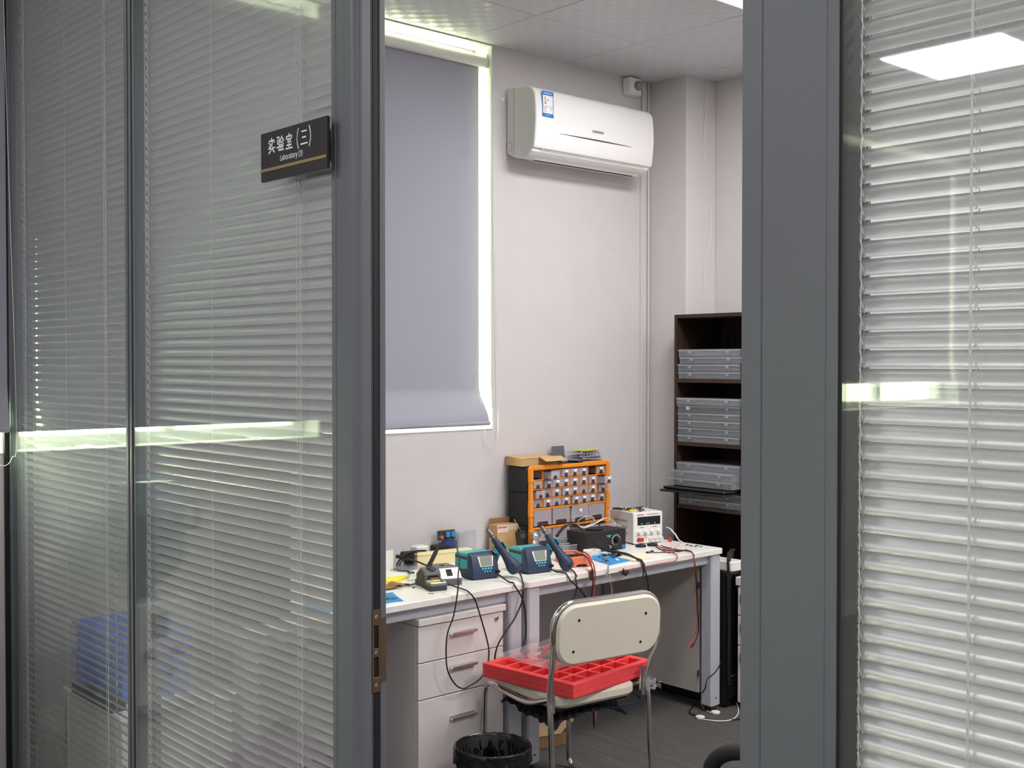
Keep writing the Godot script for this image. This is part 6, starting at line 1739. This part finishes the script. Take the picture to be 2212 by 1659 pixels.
	solo("banana_lead", G().tube(drape([Vector3(0.488, 0.775, -2.733), Vector3(0.500, 0.758, -2.739), Vector3(0.558, 0.759, -2.724), Vector3(0.606, 0.758, -2.738), Vector3(0.662, 0.758, -2.742), Vector3(0.700, 0.750, -2.725), Vector3(0.722, 0.732, -2.714), Vector3(0.728, 0.703, -2.713), Vector3(0.728, 0.642, -2.723), Vector3(0.728, 0.576, -2.730), Vector3(0.728, 0.506, -2.730), Vector3(0.728, 0.442, -2.737), Vector3(0.728, 0.387, -2.718), Vector3(0.728, 0.354, -2.684)], 0.0026), 0.0026, 8), M.red_cable, "long red lead from the power supply hanging down to a clip near the end panel", "test lead")
	solo("banana_lead", G().tube(drape([Vector3(0.486, 0.775, -2.710), Vector3(0.545, 0.758, -2.690), Vector3(0.599, 0.758, -2.691), Vector3(0.642, 0.758, -2.720), Vector3(0.681, 0.758, -2.725), Vector3(0.712, 0.744, -2.720), Vector3(0.725, 0.719, -2.717), Vector3(0.731, 0.682, -2.719), Vector3(0.732, 0.619, -2.725), Vector3(0.732, 0.539, -2.732), Vector3(0.732, 0.442, -2.739), Vector3(0.732, 0.391, -2.732), Vector3(0.732, 0.351, -2.703)], 0.0026), 0.0026, 8), M.cable_black, "long black lead twisted with the red one below the desk edge", "test lead")
	solo("red_wire", G().tube(drape([Vector3(0.513, 0.758, -2.714), Vector3(0.603, 0.758, -2.658), Vector3(0.663, 0.758, -2.637), Vector3(0.700, 0.759, -2.618), Vector3(0.722, 0.753, -2.601), Vector3(0.724, 0.740, -2.590), Vector3(0.722, 0.738, -2.570), Vector3(0.720, 0.737, -2.470), Vector3(0.720, 0.737, -2.350), Vector3(0.722, 0.737, -2.223)], 0.0020), 0.0020, 8), M.red_cable, "red wire bent round the desk edge in front of the power supply", "wire")
	solo("usb_cable", G().tube(drape([Vector3(0.592, 0.759, -2.594), Vector3(0.604, 0.758, -2.621), Vector3(0.626, 0.758, -2.655), Vector3(0.661, 0.758, -2.684), Vector3(0.639, 0.758, -2.717), Vector3(0.579, 0.759, -2.747), Vector3(0.532, 0.758, -2.754), Vector3(0.479, 0.759, -2.776)], 0.0020), 0.0020, 8), M.cable_black, "thin black cable with a plug lying on the desk near its right end", "cable")
	solo("charger_cable", G().tube(drape([Vector3(0.335, 0.807, -2.986), Vector3(0.360, 0.804, -2.981), Vector3(0.380, 0.793, -2.978), Vector3(0.400, 0.780, -2.975), Vector3(0.415, 0.763, -2.974), Vector3(0.451, 0.759, -2.944), Vector3(0.497, 0.760, -2.910)], 0.0040), 0.0040, 8), M.white_cable, "thick white cable from the charger to the back of the desk", "cable")
	solo("power_cable", G().tube(drape([Vector3(0.077, 0.760, -1.548), Vector3(0.160, 0.802, -1.508), Vector3(0.140, 0.814, -1.554), Vector3(0.120, 0.815, -1.611), Vector3(0.100, 0.809, -1.668), Vector3(0.090, 0.804, -1.698)], 0.0040), 0.0040, 8), M.cable_black, "upper black cable arching behind the soldering station, the highest of them", "cable")
	solo("power_cable", G().tube(drape([Vector3(0.085, 0.760, -1.557), Vector3(0.200, 0.803, -1.489), Vector3(0.220, 0.810, -1.494), Vector3(0.260, 0.809, -1.495), Vector3(0.320, 0.806, -1.488), Vector3(0.380, 0.805, -1.473)], 0.0040), 0.0040, 8), M.cable_black, "black cable looping from the wall side to the soldering station", "cable")
	solo("power_cable", G().tube(drape([Vector3(0.070, 0.760, -1.624), Vector3(0.180, 0.800, -1.555), Vector3(0.140, 0.803, -1.608), Vector3(0.100, 0.798, -1.668), Vector3(0.090, 0.796, -1.698)], 0.0040), 0.0040, 8), M.cable_black, "short black cable arching to the black power adapter", "cable")
	solo("power_cable", G().tube(drape([Vector3(0.040, 0.758, -1.520), Vector3(0.140, 0.758, -1.484), Vector3(0.204, 0.758, -1.476), Vector3(0.242, 0.758, -1.487), Vector3(0.440, 0.799, -1.361)], 0.0040), 0.0040, 8), M.cable_black, "black cable lying on the near desk in front of the papers", "cable")
	solo("power_cable", G().tube(drape([Vector3(0.100, 0.792, -1.833), Vector3(0.120, 0.795, -1.848), Vector3(0.150, 0.796, -1.857), Vector3(0.200, 0.794, -1.834)], 0.0040), 0.0040, 8), M.cable_black, "black cable between the power adapter and the rework station", "cable")
	solo("usb_cable", G().tube(drape([Vector3(0.703, 0.004, -2.868), Vector3(0.659, 0.004, -2.883), Vector3(0.613, 0.004, -2.917), Vector3(0.568, 0.015, -2.966), Vector3(0.527, 0.020, -3.042), Vector3(0.519, 0.020, -3.102), Vector3(0.541, 0.010, -3.132), Vector3(0.594, 0.004, -3.106), Vector3(0.646, 0.004, -3.085), Vector3(0.683, 0.004, -3.082), Vector3(0.757, 0.004, -3.001), Vector3(0.808, 0.004, -2.922), Vector3(0.827, 0.004, -2.852), Vector3(0.800, 0.004, -2.797), Vector3(0.742, 0.004, -2.768)], 0.0028), 0.0028, 8), M.white_cable, "white cable with two round white ends curling on the floor by the desk foot", "cable")
	solo("usb_cable", G().tube(drape([Vector3(0.554, 0.100, -3.147), Vector3(0.564, 0.095, -3.174), Vector3(0.580, 0.080, -3.175), Vector3(0.588, 0.060, -3.146), Vector3(0.576, 0.045, -3.129), Vector3(0.562, 0.060, -3.141), Vector3(0.568, 0.070, -3.154), Vector3(0.573, 0.045, -3.162), Vector3(0.574, 0.020, -3.140), Vector3(0.600, 0.004, -3.113)], 0.0030), 0.0030, 8), M.white_cable, "white cable dropping in loops beside the desk foot", "cable")
	solo("power_cable", G().tube(drape([Vector3(0.690, 0.224, -2.965), Vector3(0.740, 0.204, -2.853), Vector3(0.735, 0.179, -2.799), Vector3(0.730, 0.136, -2.788), Vector3(0.571, 0.035, -2.945), Vector3(0.588, 0.004, -2.878), Vector3(0.637, 0.004, -2.795), Vector3(0.712, 0.004, -2.786), Vector3(0.788, 0.004, -2.792), Vector3(0.843, 0.004, -2.885), Vector3(0.900, 0.004, -2.964)], 0.0028), 0.0028, 8), M.cable_black, "black cable coming from behind the desk leg and lying across the floor", "cable")
	solo("network_cable", G().tube(drape([Vector3(0.207, 0.004, -3.134), Vector3(0.309, 0.004, -3.091), Vector3(0.410, 0.004, -3.053), Vector3(0.486, 0.004, -3.033), Vector3(0.522, 0.004, -3.049)], 0.0032), 0.0032, 8), M.grey_cable, "grey cable on the floor under the end panel", "cable")
	solo("network_cable", G().tube(drape([Vector3(0.210, 0.004, -2.427), Vector3(0.242, 0.004, -2.496), Vector3(0.206, 0.004, -2.665), Vector3(0.171, 0.004, -2.816), Vector3(0.222, 0.004, -2.845), Vector3(0.291, 0.004, -2.828), Vector3(0.346, 0.004, -2.787), Vector3(0.362, 0.004, -2.719), Vector3(0.338, 0.004, -2.634), Vector3(0.326, 0.004, -2.524), Vector3(0.293, 0.004, -2.456), Vector3(0.235, 0.004, -2.423)], 0.0030), 0.0030, 8), M.blue_cable, "blue network cable curving over the floor behind the chair", "cable")
	solo("power_cable", G().tube(drape([Vector3(0.700, 0.742, -3.016), Vector3(0.705, 0.724, -2.988), Vector3(0.712, 0.692, -2.973), Vector3(0.715, 0.632, -2.973), Vector3(0.715, 0.525, -2.971), Vector3(0.715, 0.395, -2.977), Vector3(0.715, 0.244, -2.974), Vector3(0.715, 0.114, -2.977)], 0.0033), 0.0033, 8), M.cable_black, "black cable of the bundle hanging beside the bookcase, left of three", "cable")
	solo("power_cable", G().tube(drape([Vector3(0.700, 0.740, -3.030), Vector3(0.705, 0.722, -3.002), Vector3(0.712, 0.691, -2.983), Vector3(0.715, 0.631, -2.983), Vector3(0.715, 0.524, -2.980), Vector3(0.715, 0.394, -2.984), Vector3(0.715, 0.243, -2.981), Vector3(0.715, 0.112, -2.986)], 0.0033), 0.0033, 8), M.cable_black, "middle black cable of the bundle hanging beside the bookcase, centre of three", "cable")
	solo("power_cable", G().tube(drape([Vector3(0.700, 0.739, -3.044), Vector3(0.705, 0.721, -3.016), Vector3(0.712, 0.690, -2.993), Vector3(0.715, 0.630, -2.993), Vector3(0.715, 0.522, -2.988), Vector3(0.715, 0.392, -2.991), Vector3(0.715, 0.242, -2.988), Vector3(0.715, 0.111, -2.994)], 0.0033), 0.0033, 8), M.cable_black, "black cable of the bundle hanging beside the bookcase, right of three", "cable")
	solo("test_probe", G().tube([Vector3(0.735, 0.213, -2.071), Vector3(0.735, 0.213, -2.071).lerp(Vector3(0.735, 0.143, -2.067), 0.7), Vector3(0.735, 0.143, -2.067)], [0.0045, 0.0052, 0.0030], 10), M.probe_red, "red test probe hanging under the chair seat", "test probe")
	solo("test_probe", G().tube([Vector3(0.738, 0.201, -2.057), Vector3(0.738, 0.201, -2.057).lerp(Vector3(0.738, 0.116, -2.057), 0.7), Vector3(0.738, 0.116, -2.057)], [0.0045, 0.0055, 0.0020], 10), M.black_soft, "black test probe hanging under the chair seat, the longer one", "test probe")
	solo("alligator_clip", G().tube([Vector3(0.728, 0.357, -2.685), Vector3(0.728, 0.345, -2.666)], [0.005, 0.003], 8), M.red, "red clip at the end of the long hanging lead", "clip")
	solo("alligator_clip", G().tube([Vector3(0.732, 0.354, -2.703), Vector3(0.732, 0.341, -2.684)], [0.005, 0.003], 8), M.black_soft, "black clip at the end of the long hanging lead", "clip")
